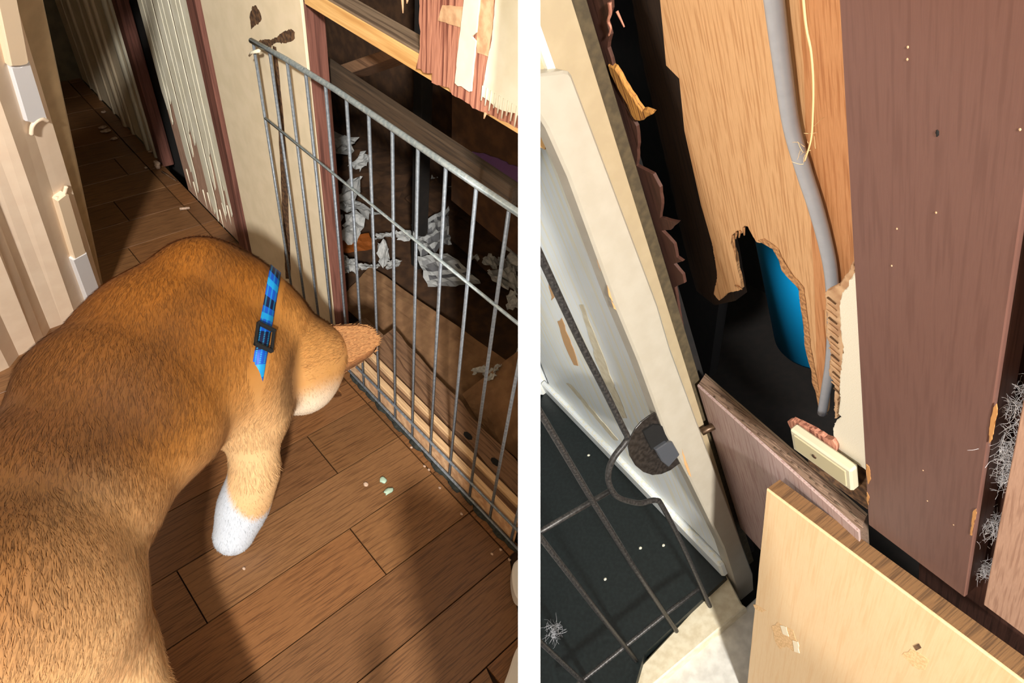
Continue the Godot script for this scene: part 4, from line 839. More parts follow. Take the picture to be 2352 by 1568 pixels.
	part("splinter_body", slab(mb(), torn([Vector3(0.036, 1.004, -0.0396), Vector3(0.036, 1.0016, -0.0283), Vector3(0.036, 0.9938, -0.0227), Vector3(0.036, 0.976, -0.014), Vector3(0.036, 0.9655, -0.0065), Vector3(0.036, 0.9587, -0.0004), Vector3(0.036, 0.96, 0.0117), Vector3(0.036, 0.9593, 0.0186), Vector3(0.036, 0.9527, 0.0045), Vector3(0.036, 0.9485, -0.0016), Vector3(0.036, 0.9453, -0.0182), Vector3(0.036, 0.9515, -0.0233), Vector3(0.036, 0.9624, -0.0247), Vector3(0.036, 0.9779, -0.0333), Vector3(0.036, 0.9945, -0.0396)], 0.006, 0.0012, 20), Vector3(0.005, 0.002, 0), 0.0008), m.splinter, t)
	single("torn_layer", slab(mb(), torn([Vector3(0.038, 1.0854, -0.0573), Vector3(0.038, 1.0859, 0), Vector3(0.038, 1.0622, -0.0075), Vector3(0.038, 1.0491, -0.0213), Vector3(0.038, 1.0363, -0.0217), Vector3(0.038, 1.0221, -0.0334), Vector3(0.038, 1.0037, -0.0331), Vector3(0.038, 0.9953, -0.0404), Vector3(0.038, 0.9847, -0.0328), Vector3(0.038, 0.9598, -0.0333), Vector3(0.038, 0.9467, -0.0265), Vector3(0.038, 0.9362, -0.0216), Vector3(0.038, 0.9133, -0.0281), Vector3(0.038, 0.8806, -0.0452), Vector3(0.038, 0.8771, -0.0156), Vector3(0.038, 0.8615, -0.0088), Vector3(0.038, 0.8352, -0.0153), Vector3(0.038, 0.8119, -0.0271), Vector3(0.038, 0.8189, 0.0091), Vector3(0.038, 0.7994, -0.0118), Vector3(0.038, 0.7903, -0.0317), Vector3(0.038, 0.7776, -0.0127), Vector3(0.038, 0.7558, -0.0151), Vector3(0.038, 0.7536, -0.0042), Vector3(0.038, 0.7395, -0.0256), Vector3(0.038, 0.7282, -0.0123), Vector3(0.038, 0.7125, -0.0139), Vector3(0.038, 0.6914, -0.0401), Vector3(0.038, 0.6373, -0.0488), Vector3(0.038, 0.5579, -0.0599)], 0.008, 0.0008, 21, 1, 32), Vector3(0.004, 0, 0), 0.0005), m.board_side, "dark reddish torn layers along the wall edge", "panel")
	single("bark_curl", tube(mb(), smooth([Vector3(0.034, 1.0704, -0.0008), Vector3(0.034, 1.0603, -0.0044), Vector3(0.034, 1.0525, -0.0118), Vector3(0.034, 1.0459, -0.0107), Vector3(0.034, 1.0377, -0.0185)], 4), 0.0022, 0.001, 6), m.red_ply, "pale reddish curl of torn wood at the top of the wall edge", "splinter")
	single("bark_curl", tube(mb(), smooth([Vector3(0.038, 1.0605, 0.0009), Vector3(0.038, 1.0546, 0.003), Vector3(0.038, 1.0458, 0.006)], 4), 0.0015, 0.0008, 6), m.red_ply, "short reddish curl hanging in the dark beside the longer one", "splinter")
	# blue object seen through the hole, and an added hidden lamp that lights it
	var bucket := mb()
	bucket.set_smooth_group(0)
	for k in 48:
		var w := [Vector3(cos(TAU * k / 48), 0, sin(TAU * k / 48)), Vector3(cos(TAU * (k + 1) / 48), 0, sin(TAU * (k + 1) / 48))]
		var prof := [[0.0, -0.985], [0.088, -0.985], [0.096, -0.981], [0.10, -0.972], [0.104, -0.70], [0.107, -0.56]]
		for e in prof.size() - 1:
			var c := Vector3(0.38, 1.25, -0.125)
			face4(bucket, c + w[0] * prof[e][0] + Vector3.UP * prof[e][1], c + w[1] * prof[e][0] + Vector3.UP * prof[e][1], c + w[1] * prof[e + 1][0] + Vector3.UP * prof[e + 1][1], c + w[0] * prof[e + 1][0] + Vector3.UP * prof[e + 1][1], w[0] + w[1] - Vector3.UP * (2.0 if e == 0 else 0.0))
	single("blue_bucket", bucket, m.blue, "bright blue rounded container seen through the ragged hole", "container")
	var bulb := single("added_bulb_lamp", blob(Vector3(0.2, 0.65, 0.12), Vector3.ONE * 0.012, 2), glow(Color(1, 0.98, 0.95), 2.0), "added hidden bulb inside the hollow wall that lights the blue container", "bulb")
	bulb.cast_shadow = GeometryInstance3D.SHADOW_CASTING_SETTING_ON
	var s := SpotLight3D.new()
	s.name = "added_bulb_light"
	s.spot_angle = 40.0
	s.spot_range = 4.0
	s.light_energy = 0.16
	s.light_size = 0.02
	s.shadow_enabled = true
	s.look_at_from_position(SLANT * Vector3(0.2, 0.65, 0.12), SLANT * Vector3(0.33, 0.35, -0.08), Vector3.UP)
	add_child(s)


func glow(c: Color, e: float) -> StandardMaterial3D:
	var s := plain(c)
	s.emission_enabled = true
	s.emission = c
	s.emission_energy_multiplier = e
	return s


func matte_tint(from: StandardMaterial3D, c: Color) -> StandardMaterial3D:
	var s: StandardMaterial3D = from.duplicate()
	s.albedo_color = c
	s.uv1_offset = Vector3(0.37, 0.11, 0.53)
	return s


func boards() -> void:
	var t := thing("brown_board", "wide painted brown board with a chipped edge over the wood sheet", "board", Vector3(0.01, 0.537, 0.333))
	part("board_face", block(mb(), Vector3(-0.0015, 0.5365, 0.2812), Vector3(0.0035, 1.18, 0.386), 0.0008), m.brown_board, t)
	part("board_core", block(mb(), Vector3(0.0036, 0.5365, 0.2812), Vector3(0.022, 1.18, 0.3858), 0.0008), m.board_side, t)
	for q in [[Vector3(-0.002, 0.832, 0.3866), Vector3(-0.002, 0.8364, 0.3879), Vector3(-0.002, 0.8316, 0.3889), Vector3(-0.002, 0.7967, 0.3886), Vector3(-0.002, 0.7912, 0.3873), Vector3(-0.002, 0.8046, 0.3862)], [Vector3(-0.002, 0.6945, 0.3834), Vector3(-0.002, 0.6993, 0.3851), Vector3(-0.002, 0.6848, 0.3855), Vector3(-0.002, 0.666, 0.3847), Vector3(-0.002, 0.6746, 0.383)], [Vector3(-0.002, 0.6676, 0.3832), Vector3(-0.002, 0.6702, 0.3841), Vector3(-0.002, 0.6551, 0.3848), Vector3(-0.002, 0.6546, 0.3833)], [Vector3(-0.002, 0.6553, 0.2832), Vector3(-0.002, 0.6538, 0.2861), Vector3(-0.002, 0.6338, 0.2874), Vector3(-0.002, 0.6205, 0.284), Vector3(-0.002, 0.6363, 0.2826)], [Vector3(-0.002, 0.6035, 0.2819), Vector3(-0.002, 0.5979, 0.2843), Vector3(-0.002, 0.5789, 0.2827), Vector3(-0.002, 0.5859, 0.2813)]]:
		part("chip", slab(mb(), torn(q, 0.003, 0.0005, 2), Vector3(0.001, 0, 0)), m.chip, t, "pale chip in the paint")
	for q in [Vector3(-0.0017, 1.0753, 0.3218), Vector3(-0.0017, 1.0687, 0.3216), Vector3(-0.0017, 1.04, 0.3799), Vector3(-0.0017, 0.977, 0.3407), Vector3(-0.0017, 0.9224, 0.3117), Vector3(-0.0017, 0.9554, 0.3156), Vector3(-0.0017, 0.6623, 0.3449), Vector3(-0.0017, 0.6521, 0.369), Vector3(-0.0017, 0.7052, 0.3397)]:
		part("speck", blob(q, Vector3(0.0003, 0.0008, 0.0006), 3), m.tan_ply, t)
	part("dark_speck", blob(Vector3(-0.0017, 1.0294, 0.3394), Vector3(0.0004, 0.002, 0.001), 5), m.black, t)
	t = thing("bare_board", "reddish bare board with wavy grain beside the brown board", "board", Vector3(0.01, 0.55, 0.45))
	part("board_body", block(mb(), Vector3(-0.0015, 0.55, 0.4025), Vector3(0.025, 1.15, 0.52), 0.001), m.pink_board, t)
	structure("wall_backing", block(mb(), Vector3(0.033, -0.05, 0.315), Vector3(0.05, 1.19, 0.8), 0.001), m.board_side, "dark brown backing behind the gap between the boards")
	var clumps := [[Vector3(0.018, 0.8167, 0.3879), 0.018, 130, "grey white hair tuft between the boards, uppermost of five"], [Vector3(0.018, 0.763, 0.3887), 0.020, 190, "largest grey white hair tuft caught between the boards"], [Vector3(0.018, 0.7333, 0.3936), 0.015, 150, "hair tuft hanging just under the largest tuft between the boards"], [Vector3(0.018, 0.6525, 0.3872), 0.015, 160, "hair tuft between the boards, second from the lowest"], [Vector3(0.018, 0.5708, 0.3889), 0.012, 110, "lowest and smallest hair tuft between the boards"]]
	for i in clumps.size():
		single("hair_tuft", lint(clumps[i][0], clumps[i][1], clumps[i][1] * 0.6, clumps[i][2], 70 + i), m.lint, clumps[i][3], "hair", "hair tufts between the boards")
	# loose plywood slab
	t = thing("plywood_slab", "loose pinkish plywood slab with a rough layered top edge", "board", Vector3(0.01, 0.25, 0.15))
	var a: Vector3 = Vector3(0.0342, 0.515, -0.039)
	var b: Vector3 = Vector3(-0.0073, 0.515, 0.2733)
	var c: Vector3 = Vector3(0.0173, 0.515, 0.2641)
	var d: Vector3 = Vector3(0.0355, 0.515, -0.0073)
	var along := (b - Vector3(0.0147, 0.515, 0.0235)).normalized()
	a = b - along * 0.30
	d = c - along * 0.30
	var inn := (c - b).normalized()
	part("face", slab(mb(), [a, b, b + Vector3(0, -0.42, 0), a + Vector3(0, -0.42, 0)], inn * 0.004, 0.001), m.rail_face, t)
	part("core", slab(mb(), torn([a + inn * 0.0042, b + inn * 0.0042, c - inn * 0.003, d - inn * 0.003], 0.012, 0.0005, 3), Vector3(0, -0.42, 0), 0.0006), m.rail_core, t, "rough layered core")
	part("back", slab(mb(), [d - inn * 0.0028, c - inn * 0.0028, c - inn * 0.0028 + Vector3(0, -0.42, 0), d - inn * 0.0028 + Vector3(0, -0.42, 0)], inn * 0.0028), m.grey_wood, t)
	for k in 26:
		var q := a.lerp(b, 0.12 + 0.034 * k) + inn * (0.006 + 0.010 * absf(sin(k * 7.3)))
		part("fibre", tube(mb(), [q, q + along * 0.011 + Vector3(0, 0.0008 * sin(k * 3.0), 0)], 0.0011, 0.0007, 5), m.rail_core if k % 2 else m.grey_wood, t)
	# pine board leaning in front
	t = thing("pine_board", "clean yellow pine board leaning in front of the torn wall", "board", Vector3(-0.15, -0.05, 0.3))
	var p0: Vector3 = Vector3(-0.03, 0.4939, 0.1552)
	var p1: Vector3 = Vector3(-0.0156, 0.4939, 0.4564)
	var p2: Vector3 = Vector3(-0.0644, 0.3006, 0.5105)
	var p3: Vector3 = Vector3(-0.2209, -0.224, 0.1556)
	var back: Vector3 = Vector3(Vector3(-0.0083, 0.494, 0.1566)) - Vector3(-0.03, 0.494, 0.1553)
	part("front_face", slab(mb(), torn([p0, p1, p2, p3], 0.05, 0.0004, 4), back * 0.12, 0.0015), m.pine, t)
	part("board_body", slab(mb(), [p0 + back * 0.121, p1 + back * 0.121, p2 + back * 0.121, p3 + back * 0.121], back * 0.879, 0.0005), m.pine_end, t, "darker rough sawn top edge")
	for q in [[[Vector3(-0.0985, 0.2314, 0.1887), Vector3(-0.0915, 0.2561, 0.1974), Vector3(-0.0902, 0.259, 0.2094), Vector3(-0.0869, 0.2689, 0.2233), Vector3(-0.0916, 0.2498, 0.2315), Vector3(-0.0988, 0.2234, 0.2286), Vector3(-0.1002, 0.2201, 0.2167), Vector3(-0.1064, 0.1986, 0.2064), Vector3(-0.1036, 0.2111, 0.1955)], m.pine_worn], [[Vector3(-0.0921, 0.2549, 0.2026), Vector3(-0.0894, 0.2636, 0.2124), Vector3(-0.0932, 0.2481, 0.2187), Vector3(-0.0955, 0.2411, 0.2087)], m.cream], [[Vector3(-0.093, 0.2476, 0.2248), Vector3(-0.0908, 0.2545, 0.2329), Vector3(-0.0961, 0.2335, 0.2383), Vector3(-0.0984, 0.2263, 0.2302)], m.cream], [[Vector3(-0.0458, 0.3994, 0.3561), Vector3(-0.0401, 0.42, 0.3619), Vector3(-0.0386, 0.4241, 0.3708), Vector3(-0.0377, 0.4253, 0.381), Vector3(-0.043, 0.4056, 0.3806), Vector3(-0.0463, 0.3953, 0.3691)], m.pine_worn], [[Vector3(-0.0383, 0.4277, 0.3634), Vector3(-0.0354, 0.4379, 0.3671), Vector3(-0.0361, 0.4345, 0.3706), Vector3(-0.039, 0.4243, 0.3671)], m.gnawed], [[Vector3(-0.097, 0.2436, 0.153), Vector3(-0.094, 0.2528, 0.164), Vector3(-0.0921, 0.2577, 0.1766), Vector3(-0.096, 0.2445, 0.1696), Vector3(-0.0985, 0.2373, 0.1569)], m.pine_worn]]:
		part("scuff", slab(mb(), torn(q[0], 0.006, 0.002, 3), back.normalized() * 0.001), q[1], t, "scuffed spot")


# ------------------------------------------------------------------ the dog
var joints := {
		"rump": [Vector3(-0.1309, 0.31, -0.4854), 0.1],
		"loin": [Vector3(-0.0445, 0.3, -0.5971), 0.092],
		"rib": [Vector3(0.0502, 0.29, -0.6865), 0.112],
		"chest": [Vector3(0.1428, 0.285, -0.7543), 0.106],
		"with": [Vector3(0.2213, 0.335, -0.8041), 0.07],
		"nb": [Vector3(0.2535, 0.29, -0.7896), 0.068],
		"nm": [Vector3(0.2859, 0.25, -0.7588), 0.062],
		"sk": [Vector3(0.3222, 0.185, -0.7337), 0.057],
		"ch": [Vector3(0.3107, 0.15, -0.724), 0.052],
		"crown": [Vector3(0.3577, 0.185, -0.7259), 0.036],
		"nose": [Vector3(0.3507, 0.05, -0.784), 0.026],
		"brisk": [Vector3(0.1582, 0.225, -0.7402), 0.072],
		"belly": [Vector3(-0.0065, 0.25, -0.6653), 0.07],
		"rs": [Vector3(0.207, 0.27, -0.7027), 0.064],
		"re": [Vector3(0.2079, 0.19, -0.6735), 0.044],
		"rw": [Vector3(0.1714, 0.105, -0.6263), 0.027],
		"rp": [Vector3(0.1376, 0.06, -0.6127), 0.029],
		"rt": [Vector3(0.1054, 0.022, -0.597), 0.031],
		"rh": [Vector3(-0.1164, 0.27, -0.4711), 0.088],
		"rk": [Vector3(-0.0984, 0.2, -0.4536), 0.055],
		"rhock": [Vector3(-0.07, 0.12, -0.17), 0.03],
		"rhp": [Vector3(-0.05, 0.02, -0.24), 0.028],
		"rht": [Vector3(-0.02, 0.018, -0.27), 0.028],
		"ls": [Vector3(0.23, 0.27, -0.9025), 0.06],
		"le": [Vector3(0.19, 0.16, -0.85), 0.038],
		"lw": [Vector3(0.22, 0.085, -0.88), 0.027],
		"lt": [Vector3(0.25, 0.022, -0.9), 0.03],
		"lh": [Vector3(-0.2009, 0.26, -0.5154), 0.085],
		"lk": [Vector3(-0.18, 0.19, -0.36), 0.06],
		"lhock": [Vector3(-0.25, 0.12, -0.24), 0.028],
		"lhp": [Vector3(-0.24, 0.022, -0.3), 0.028]}
var bones := [["rump", "loin"], ["loin", "rib"], ["rib", "chest"], ["chest", "with"], ["with", "nb"], ["chest", "nb"], ["nb", "nm"], ["nm", "sk"], ["sk", "ch"], ["sk", "crown"], ["ch", "nose"], ["chest", "brisk"], ["rib", "belly"], ["brisk", "belly"], ["loin", "belly"], ["chest", "rs"], ["rs", "re"], ["re", "rw"], ["rw", "rp"], ["rp", "rt"], ["rump", "rh"], ["rh", "rk"], ["rk", "rhock"], ["rhock", "rhp"], ["rhp", "rht"], ["chest", "ls"], ["ls", "le"], ["le", "lw"], ["lw", "lt"], ["rump", "lh"], ["lh", "lk"], ["lk", "lhock"], ["lhock", "lhp"]]
const BLEND := 0.045
const CELL := 0.007


func body_distance(p: Vector3) -> float:
	var d := 9.0
	for b in bones:
		var a: Vector3 = joints[b[0]][0]
		var e: Vector3 = joints[b[1]][0]
		var ab := e - a
		var t := clampf((p - a).dot(ab) / ab.length_squared(), 0.0, 1.0)
		var c := (p - a - ab * t).length() - lerpf(joints[b[0]][1], joints[b[1]][1], t)
		var h := maxf(BLEND - absf(d - c), 0.0) / BLEND
		d = minf(d, c) - h * h * BLEND * 0.25
	return d


func slope_at(p: Vector3) -> Vector3:
	var e := 0.003
	return Vector3(body_distance(p + Vector3(e, 0, 0)) - body_distance(p - Vector3(e, 0, 0)), body_distance(p + Vector3(0, e, 0)) - body_distance(p - Vector3(0, e, 0)), body_distance(p + Vector3(0, 0, e)) - body_distance(p - Vector3(0, 0, e))).normalized()


func near(p: Vector3, j: String) -> float:
	return p.distance_to(joints[j][0])


func to_bone(p: Vector3, j: String, k: String) -> float:
	var a: Vector3 = joints[j][0]
	var b: Vector3 = joints[k][0]
	return p.distance_to(Geometry3D.get_closest_point_to_segment(p, a, b))


# colour of the coat at a point of the skin (linear values)
func coat(p: Vector3, n: Vector3) -> Color:
	var red := Color(0.30, 0.10, 0.006)
	var dark := Color(0.105, 0.037, 0.005)
	var tan := Color(0.49, 0.215, 0.042)
	var pale := Color(0.66, 0.42, 0.205)
	var cream := Color(0.84, 0.70, 0.53)
	var white := Color(0.52, 0.56, 0.62)
	var low := smoothstep(0.40, 0.24, p.y)
	var c := red.lerp(tan, low)
	# sable saddle over the loins, pale thigh and flank
	var back := smoothstep(0.30, 0.05, near(p, "loin") - 0.03) * smoothstep(-0.2, 0.5, n.dot(Vector3(-0.5, 0.8, 0.1)))
	c = c.lerp(dark, back * 0.95 * smoothstep(0.27, 0.36, p.y))
	c = c.lerp(pale, smoothstep(0.20, 0.04, to_bone(p, "rk", "rhock") - 0.05) * 0.95)
	c = c.lerp(pale, smoothstep(0.34, 0.20, p.y) * smoothstep(-0.38, -0.50, -p.x - 0.40 + 0.0 * p.z) * 0.5)
	# neck and foreleg
	c = c.lerp(tan, smoothstep(0.06, 0.0, to_bone(p, "nm", "sk") - 0.055) * 0.7)
	var leg := to_bone(p, "rs", "rw")
	c = c.lerp(pale, smoothstep(0.05, 0.0, leg - 0.045) * smoothstep(0.30, 0.16, p.y) * 0.8)
	# cream cheek
	var ch: Vector3 = joints["ch"][0]
	c = c.lerp(cream, smoothstep(0.0, 0.045, (p - ch).dot(Vector3(-0.1, -0.65, 0.75)) - 0.012) * smoothstep(0.12, 0.08, near(p, "ch")) * smoothstep(0.07, 0.09, leg))
	# fold shade behind the jaw and shoulder blade, painted into the coat
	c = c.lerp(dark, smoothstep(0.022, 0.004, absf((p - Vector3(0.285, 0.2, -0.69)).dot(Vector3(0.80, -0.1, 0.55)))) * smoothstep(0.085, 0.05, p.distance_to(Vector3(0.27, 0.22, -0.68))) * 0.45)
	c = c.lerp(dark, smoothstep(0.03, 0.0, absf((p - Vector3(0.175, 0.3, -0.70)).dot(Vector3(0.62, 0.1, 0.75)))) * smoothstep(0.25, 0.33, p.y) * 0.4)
	# dark nape
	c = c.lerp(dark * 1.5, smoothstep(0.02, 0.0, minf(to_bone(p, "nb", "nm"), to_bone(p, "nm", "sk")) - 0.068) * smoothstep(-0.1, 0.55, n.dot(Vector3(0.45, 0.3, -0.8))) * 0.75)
	# white socks and belly
	if to_bone(p, "rw", "rt") < 0.05 and near(p, "re") > 0.05:
		var lean := (p - Vector3(0.155, 0.08, -0.62)).dot(Vector3(0.72, 0, 0.69))
		c = c.lerp(white, smoothstep(0.006, -0.006, p.y - 0.088 + 0.9 * lean))
	c = c.lerp(white, smoothstep(0.07, 0.05, p.y) * smoothstep(0.25, 0.2, near(p, "rt")))
	c = c.lerp(white, smoothstep(-0.55, -0.85, n.y) * smoothstep(0.3, 0.25, p.y) * smoothstep(0.12, 0.14, p.y) * 0.8)
	return c


func dog() -> void:
	var t := thing("dog", "red tan dog in a blue collar sniffing at the foot of the wire panel", "dog", Vector3(0.08, 0, -0.62))
	# distance field on a grid
	var lo := Vector3(-0.36, -0.02, -1.0)
	var dim := Vector3i(120, 68, 140)
	var field := PackedFloat32Array()
	field.resize(dim.x * dim.y * dim.z)
	field.fill(1.0)
	for b in bones:
		var a: Vector3 = joints[b[0]][0]
		var e: Vector3 = joints[b[1]][0]
		var ra: float = joints[b[0]][1]
		var re: float = joints[b[1]][1]
		var ab := e - a
		var inv := 1.0 / ab.length_squared()
		var grow := maxf(ra, re) + BLEND + CELL * 1.5
		var q0 := (Vector3(minf(a.x, e.x), minf(a.y, e.y), minf(a.z, e.z)) - Vector3.ONE * grow - lo) / CELL
		var q1 := (Vector3(maxf(a.x, e.x), maxf(a.y, e.y), maxf(a.z, e.z)) + Vector3.ONE * grow - lo) / CELL
		for x in range(maxi(0, int(q0.x)), mini(dim.x, int(q1.x) + 1)):
			for y in range(maxi(0, int(q0.y)), mini(dim.y, int(q1.y) + 1)):
				var at := (x * dim.y + y) * dim.z
				for z in range(maxi(0, int(q0.z)), mini(dim.z, int(q1.z) + 1)):
					var p := lo + Vector3(x, y, z) * CELL - a
					var s := clampf(p.dot(ab) * inv, 0.0, 1.0)
					var c := (p - ab * s).length() - ra - (re - ra) * s
					var d := field[at + z]
					var h := maxf(BLEND - absf(d - c), 0.0) / BLEND
					field[at + z] = minf(d, c) - h * h * BLEND * 0.25
	# surface nets: one vertex in every crossed cell
	var ids := {}
	var verts := PackedVector3Array()
	var sy := dim.z
	var sx := dim.y * dim.z
	var corners := [0, 1, sy, sy + 1, sx, sx + 1, sx + sy, sx + sy + 1]
	var edges := [[0, 1], [2, 3], [4, 5], [6, 7], [0, 2], [1, 3], [4, 6], [5, 7], [0, 4], [1, 5], [2, 6], [3, 7]]
	for x in dim.x - 1:
		for y in dim.y - 1:
			var at := x * sx + y * sy
			for z in dim.z - 1:
				var i := at + z
				var v0 := field[i]
				if v0 > 0.05 or v0 < -0.05:
					continue
				var inside := 0
				for k in 8:
					if field[i + corners[k]] < 0.0:
						inside += 1
				if inside == 0 or inside == 8:
					continue
				var sum := Vector3.ZERO
				var count := 0
				for e in edges:
					var f0 := field[i + corners[e[0]]]
					var f1 := field[i + corners[e[1]]]
					if (f0 < 0.0) != (f1 < 0.0):
						var w := f0 / (f0 - f1)
						var c0 := Vector3(e[0] >> 2, (e[0] >> 1) & 1, e[0] & 1)
						var c1 := Vector3(e[1] >> 2, (e[1] >> 1) & 1, e[1] & 1)
						sum += c0.lerp(c1, w)
						count += 1
				ids[i] = verts.size()
				verts.append(lo + (Vector3(x, y, z) + sum / count) * CELL)
	var normals := PackedVector3Array()
	var colors := PackedColorArray()
	for v in verts:
		var n := slope_at(v)
		normals.append(n)
		colors.append(coat(v, n))
	var index := PackedInt32Array()
	for i in ids:
		var f0 := field[i]
		for k in 3:
			var step: int = [sx, sy, 1][k]
			var u: int = [sy, 1, sx][k]
			var w: int = [1, sx, sy][k]
			var f1 := field[i + step]
			if (f0 < 0.0) == (f1 < 0.0):
				continue
			if not (ids.has(i - u) and ids.has(i - w) and ids.has(i - u - w)):
				continue
			var q := [ids[i], ids[i - u], ids[i - u - w], ids[i - w]]
			if f0 < 0.0:
				index.append_array([q[0], q[2], q[1], q[0], q[3], q[2]])
			else:
				index.append_array([q[0], q[1], q[2], q[0], q[2], q[3]])
	var arrays := []
	arrays.resize(Mesh.ARRAY_MAX)
	arrays[Mesh.ARRAY_VERTEX] = verts
	arrays[Mesh.ARRAY_NORMAL] = normals
	arrays[Mesh.ARRAY_COLOR] = colors
	arrays[Mesh.ARRAY_INDEX] = index
	var skin := ArrayMesh.new()
	skin.add_surface_from_arrays(Mesh.PRIMITIVE_TRIANGLES, arrays)
	var fur := StandardMaterial3D.new()
	fur.vertex_color_use_as_albedo = true
	fur.roughness = 0.8
	var base: Vector3 = t.get_meta("base")
	var body := MeshInstance3D.new()
	body.name = "body"
	body.mesh = skin
	body.material_override = fur
	body.position = -base
	t.add_child(body)
	collar(t)
	ears(t)
	# short hair laid along the body
	var blade := mb()
	blade.set_normal(Vector3.UP)
	for w in [[0.0, 0.35, 0.0007, 0.0006], [0.35, 1.0, 0.0006, 0.0001]]:
		var z0: float = w[0]
		var z1: float = w[1]
		var y0 := z0 * 0.13
		var y1 := 0.13 * z1
		face4(blade, Vector3(-w[2], y0, z0), Vector3(w[2], y0, z0), Vector3(w[3], y1, z1), Vector3(-w[3], y1, z1), Vector3.UP)
	var hair := MultiMesh.new()
	hair.transform_format = MultiMesh.TRANSFORM_3D
	hair.use_colors = true
	hair.mesh = blade.commit()
	var places := []
	var hues := []
	var r := RandomNumberGenerator.new()
	r.seed = 3
	for i in range(0, index.size(), 3):
		var a := verts[index[i]]
		var b := verts[index[i + 1]]
		var c := verts[index[i + 2]]
		var mid := (a + b + c) / 3.0
		var area := (b - a).cross(c - a).length() / 2.0
		var want := area * 130000.0
		var k := int(want + r.randf())
		if mid.y < 0.02:
			continue
		for q in k:
			var u := r.randf()
			var v := r.randf()
			if u + v > 1.0:
				u = 1.0 - u
				v = 1.0 - v
			var p := a + (b - a) * u + (c - a) * v
			var n := (normals[index[i]] * (1.0 - u - v) + normals[index[i + 1]] * u + normals[index[i + 2]] * v).normalized()
			if absf((p - COLLAR_AT).dot(COLLAR_N)) < 0.014 and p.distance_to(COLLAR_AT) < 0.13:
				continue
			var flow := Vector3(-0.45, -0.35, 0.75)
			if p.y < 0.2 or to_bone(p, "rs", "rt") < 0.06:
				flow = Vector3(-0.1, -1.0, 0.15)
			elif near(p, "sk") < 0.1:
				flow = Vector3(-0.7, 0.3, 0.2)
			flow += Vector3(r.randfn(), r.randfn(), r.randfn()) * 0.18
			flow = (flow - n * flow.dot(n)).normalized()
			var side := n.cross(flow)
			var long := r.randf_range(0.010, 0.019)
			if p.y < 0.12 or near(p, "ch") < 0.09:
				long *= 0.5
			places.append(Transform3D(Basis(side, n * long, flow * long), p - base - n * 0.0006))
			var hue := coat(p, n)
			hues.append(Color(hue.r, hue.g, hue.b) * r.randf_range(0.66, 1.28))
	for q in tufts:
		var pv: PackedVector3Array = q[0][Mesh.ARRAY_VERTEX]
		var pn: PackedVector3Array = q[0][Mesh.ARRAY_NORMAL]
		var ix = q[0][Mesh.ARRAY_INDEX]
		var order: PackedInt32Array = ix if ix != null else PackedInt32Array(range(pv.size()))
		for i in range(0, order.size(), 3):
			var a := pv[order[i]]
			var b := pv[order[i + 1]]
			var c := pv[order[i + 2]]
			var n := pn[order[i]]
			var k := int((b - a).cross(c - a).length() / 2.0 * 260000.0 + r.randf())
			for w in k:
				var p := a.lerp(b, r.randf()).lerp(c, r.randf() * 0.7)
				var flow: Vector3 = q[1] + Vector3(r.randfn(), r.randfn(), r.randfn()) * 0.15
				flow = (flow - n * flow.dot(n)).normalized()
				var long := r.randf_range(0.004, 0.008)
				places.append(Transform3D(Basis(n.cross(flow), n * long, flow * long), p - base))
				hues.append(Color(0.40, 0.185, 0.062) * r.randf_range(0.7, 1.3))
	hair.instance_count = places.size()
	for i in places.size():
		hair.set_instance_transform(i, places[i])
		hair.set_instance_color(i, hues[i])
	var coat_node := MultiMeshInstance3D.new()
	coat_node.name = "fur"
	coat_node.multimesh = hair
	var strand: StandardMaterial3D = fur.duplicate()
	strand.backlight_enabled = true
	strand.backlight = Color(0.5, 0.5, 0.5)
	coat_node.material_override = strand
	coat_node.set_meta("kind", "stuff")
	t.add_child(coat_node)


const COLLAR_AT := Vector3(0.272, 0.277, -0.732)
const COLLAR_N := Vector3(0.80, -0.24, 0.55)


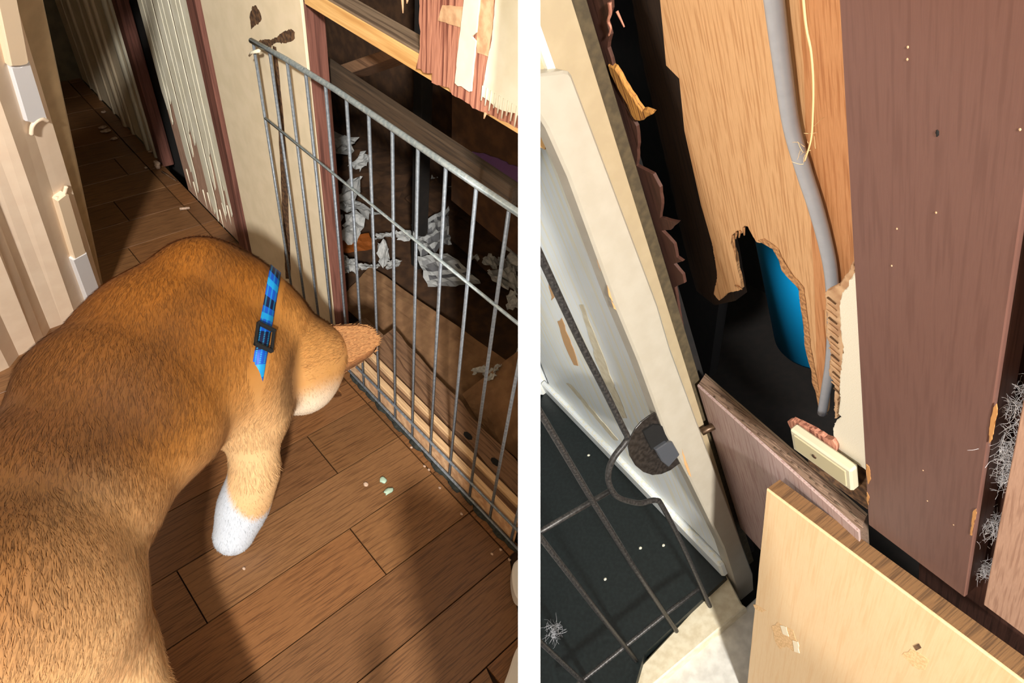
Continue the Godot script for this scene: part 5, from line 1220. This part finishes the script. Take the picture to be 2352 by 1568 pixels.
func collar(t: Node3D) -> void:
	var n := COLLAR_N.normalized()
	var u := n.cross(Vector3.UP).normalized()
	var v := n.cross(u)
	var st := mb()
	st.set_smooth_group(0)
	var ring := []
	for k in 65:
		var d := u * cos(TAU * k / 64) + v * sin(TAU * k / 64)
		var row := []
		for s in [-1.0, 1.0]:
			var c: Vector3 = COLLAR_AT + n * 0.0085 * s
			var q := 0.0
			while q < 0.115 and body_distance(c + d * q) < 0.0:
				q += 0.002
			row.append([c, d, q])
		ring.append(row)
	var pts := []
	for k in 65:
		var row := []
		for s in 2:
			var q := 0.0
			for w in [-2, -1, 0, 1, 2]:
				q += ring[posmod(k + w, 64)][s][2] / 5.0
			q = maxf(q, ring[k][s][2]) + 0.004
			row.append(ring[k][s][0] + ring[k][s][1] * q)
		pts.append(row)
	for k in 64:
		var out: Vector3 = ring[k][0][1]
		var quad := [[pts[k][0], Vector2(k / 8.0, 0)], [pts[k][1], Vector2(k / 8.0, 1)], [pts[k + 1][1], Vector2((k + 1) / 8.0, 1)], [pts[k + 1][0], Vector2((k + 1) / 8.0, 0)]]
		for tri in [[0, 1, 2], [0, 2, 3]]:
			var a: Vector3 = quad[tri[0]][0]
			var b: Vector3 = quad[tri[1]][0]
			var c: Vector3 = quad[tri[2]][0]
			var order: Array = tri if (b - a).cross(c - a).dot(out) < 0.0 else [tri[0], tri[2], tri[1]]
			for o in order:
				st.set_uv(quad[o][1])
				st.add_vertex(quad[o][0])
		# inner face and the two edges of the strap
		var d0: Vector3 = ring[k][0][1] * -0.002
		face4(st, pts[k][0], pts[k + 1][0], pts[k + 1][0] + d0, pts[k][0] + d0, -n)
		face4(st, pts[k][1], pts[k + 1][1], pts[k + 1][1] + d0, pts[k][1] + d0, n)
	var im := Image.create(64, 64, false, Image.FORMAT_RGB8)
	im.fill(Color(0.03, 0.30, 0.72))
	im.fill_rect(Rect2i(0, 0, 20, 64), Color(0.02, 0.06, 0.22))
	im.fill_rect(Rect2i(34, 0, 12, 64), Color(0.08, 0.56, 0.82))
	for y in [6, 30, 52]:
		for x in range(0, 64, 2):
			im.fill_rect(Rect2i(x, y, 1, 8), Color(0.12, 0.62, 0.80))
	var s := StandardMaterial3D.new()
	s.albedo_texture = ImageTexture.create_from_image(im)
	s.roughness = 0.55
	var band := part("collar", st, s, t, "blue plaid collar")
	band.name = "collar"
	# black slider buckle round the strap
	var best := 0
	for k in 64:
		if Vector3(pts[k][0]).distance_to(Vector3(0.241, 0.328, -0.658)) < Vector3(pts[best][0]).distance_to(Vector3(0.241, 0.328, -0.658)):
			best = k
	var along: Vector3 = (Vector3(pts[posmod(best + 1, 64)][0]) - pts[posmod(best - 1, 64)][0]).normalized()
	var out := slope_at((Vector3(pts[best][0]) + pts[best][1]) / 2.0)
	along = (along - out * along.dot(out)).normalized()
	var f := Transform3D(Basis(along, out, along.cross(out).normalized()).orthonormalized() * Basis.from_scale(Vector3(1.15, 1.2, 1.15)), (Vector3(pts[best][0]) + pts[best][1]) / 2.0 + out * 0.002)
	var bk := mb()
	for e in [[Vector3(-0.017, -0.002, -0.0135), Vector3(0.017, 0.003, -0.0105)], [Vector3(-0.017, -0.002, 0.0105), Vector3(0.017, 0.003, 0.0135)], [Vector3(-0.017, -0.002, -0.0135), Vector3(-0.013, 0.004, 0.0135)], [Vector3(0.013, -0.002, -0.0135), Vector3(0.017, 0.004, 0.0135)]]:
		block(bk, e[0], e[1], 0.001, f)
	part("buckle", bk, m.black, band, "black slider buckle")


var tufts := []


func ears(t: Node3D) -> void:
	# each ear: middle of its root, root half width, tip, way it opens, how far it narrows
	for q in [[Vector3(0.3626, 0.195, -0.7128), Vector3(0.012, 0.034, -0.030), Vector3(0.44, 0.2149, -0.6767), Vector3(0.15, -0.35, 0.9), 0.5], [Vector3(0.3318, 0.15, -0.6831), Vector3(-0.004, 0.018, -0.012), Vector3(0.375, 0.0853, -0.7108), Vector3(0.2, -0.3, 0.9), 0.5]]:
		var root: Vector3 = q[0]
		var half: Vector3 = q[1]
		var tip: Vector3 = q[2]
		var open: Vector3 = (q[3] as Vector3).normalized()
		root = root - (tip - root) * 0.12
		var st := mb()
		st.set_smooth_group(0)
		var g := []
		for i in 13:
			var u := i / 12.0
			var w: float = (1.0 - float(q[4]) * u) * sqrt(maxf(0.0, 1.0 - pow(u, 7.0)))
			var row := []
			for j in 9:
				var v := j / 4.0 - 1.0
				row.append(root.lerp(tip, u) + half * v * w - open * 0.010 * (1.0 - v * v) * w)
			g.append(row)
		var th := open * 0.005
		for i in 12:
			for j in 8:
				face4(st, g[i][j], g[i + 1][j], g[i + 1][j + 1], g[i][j + 1], -open)
				face4(st, g[i][j] + th, g[i + 1][j] + th, g[i + 1][j + 1] + th, g[i][j + 1] + th, open)
		for i in 12:
			face4(st, g[i][0], g[i + 1][0], g[i + 1][0] + th, g[i][0] + th, -half)
			face4(st, g[i][8], g[i + 1][8], g[i + 1][8] + th, g[i][8] + th, half)
		var e := matte(60, Color(0.50, 0.32, 0.18), Color(0.58, 0.39, 0.23), 0.95, 30.0)
		var ear := part("ear", st, e, t)
		tufts.append([ear.mesh.surface_get_arrays(0), (tip - root).normalized()])
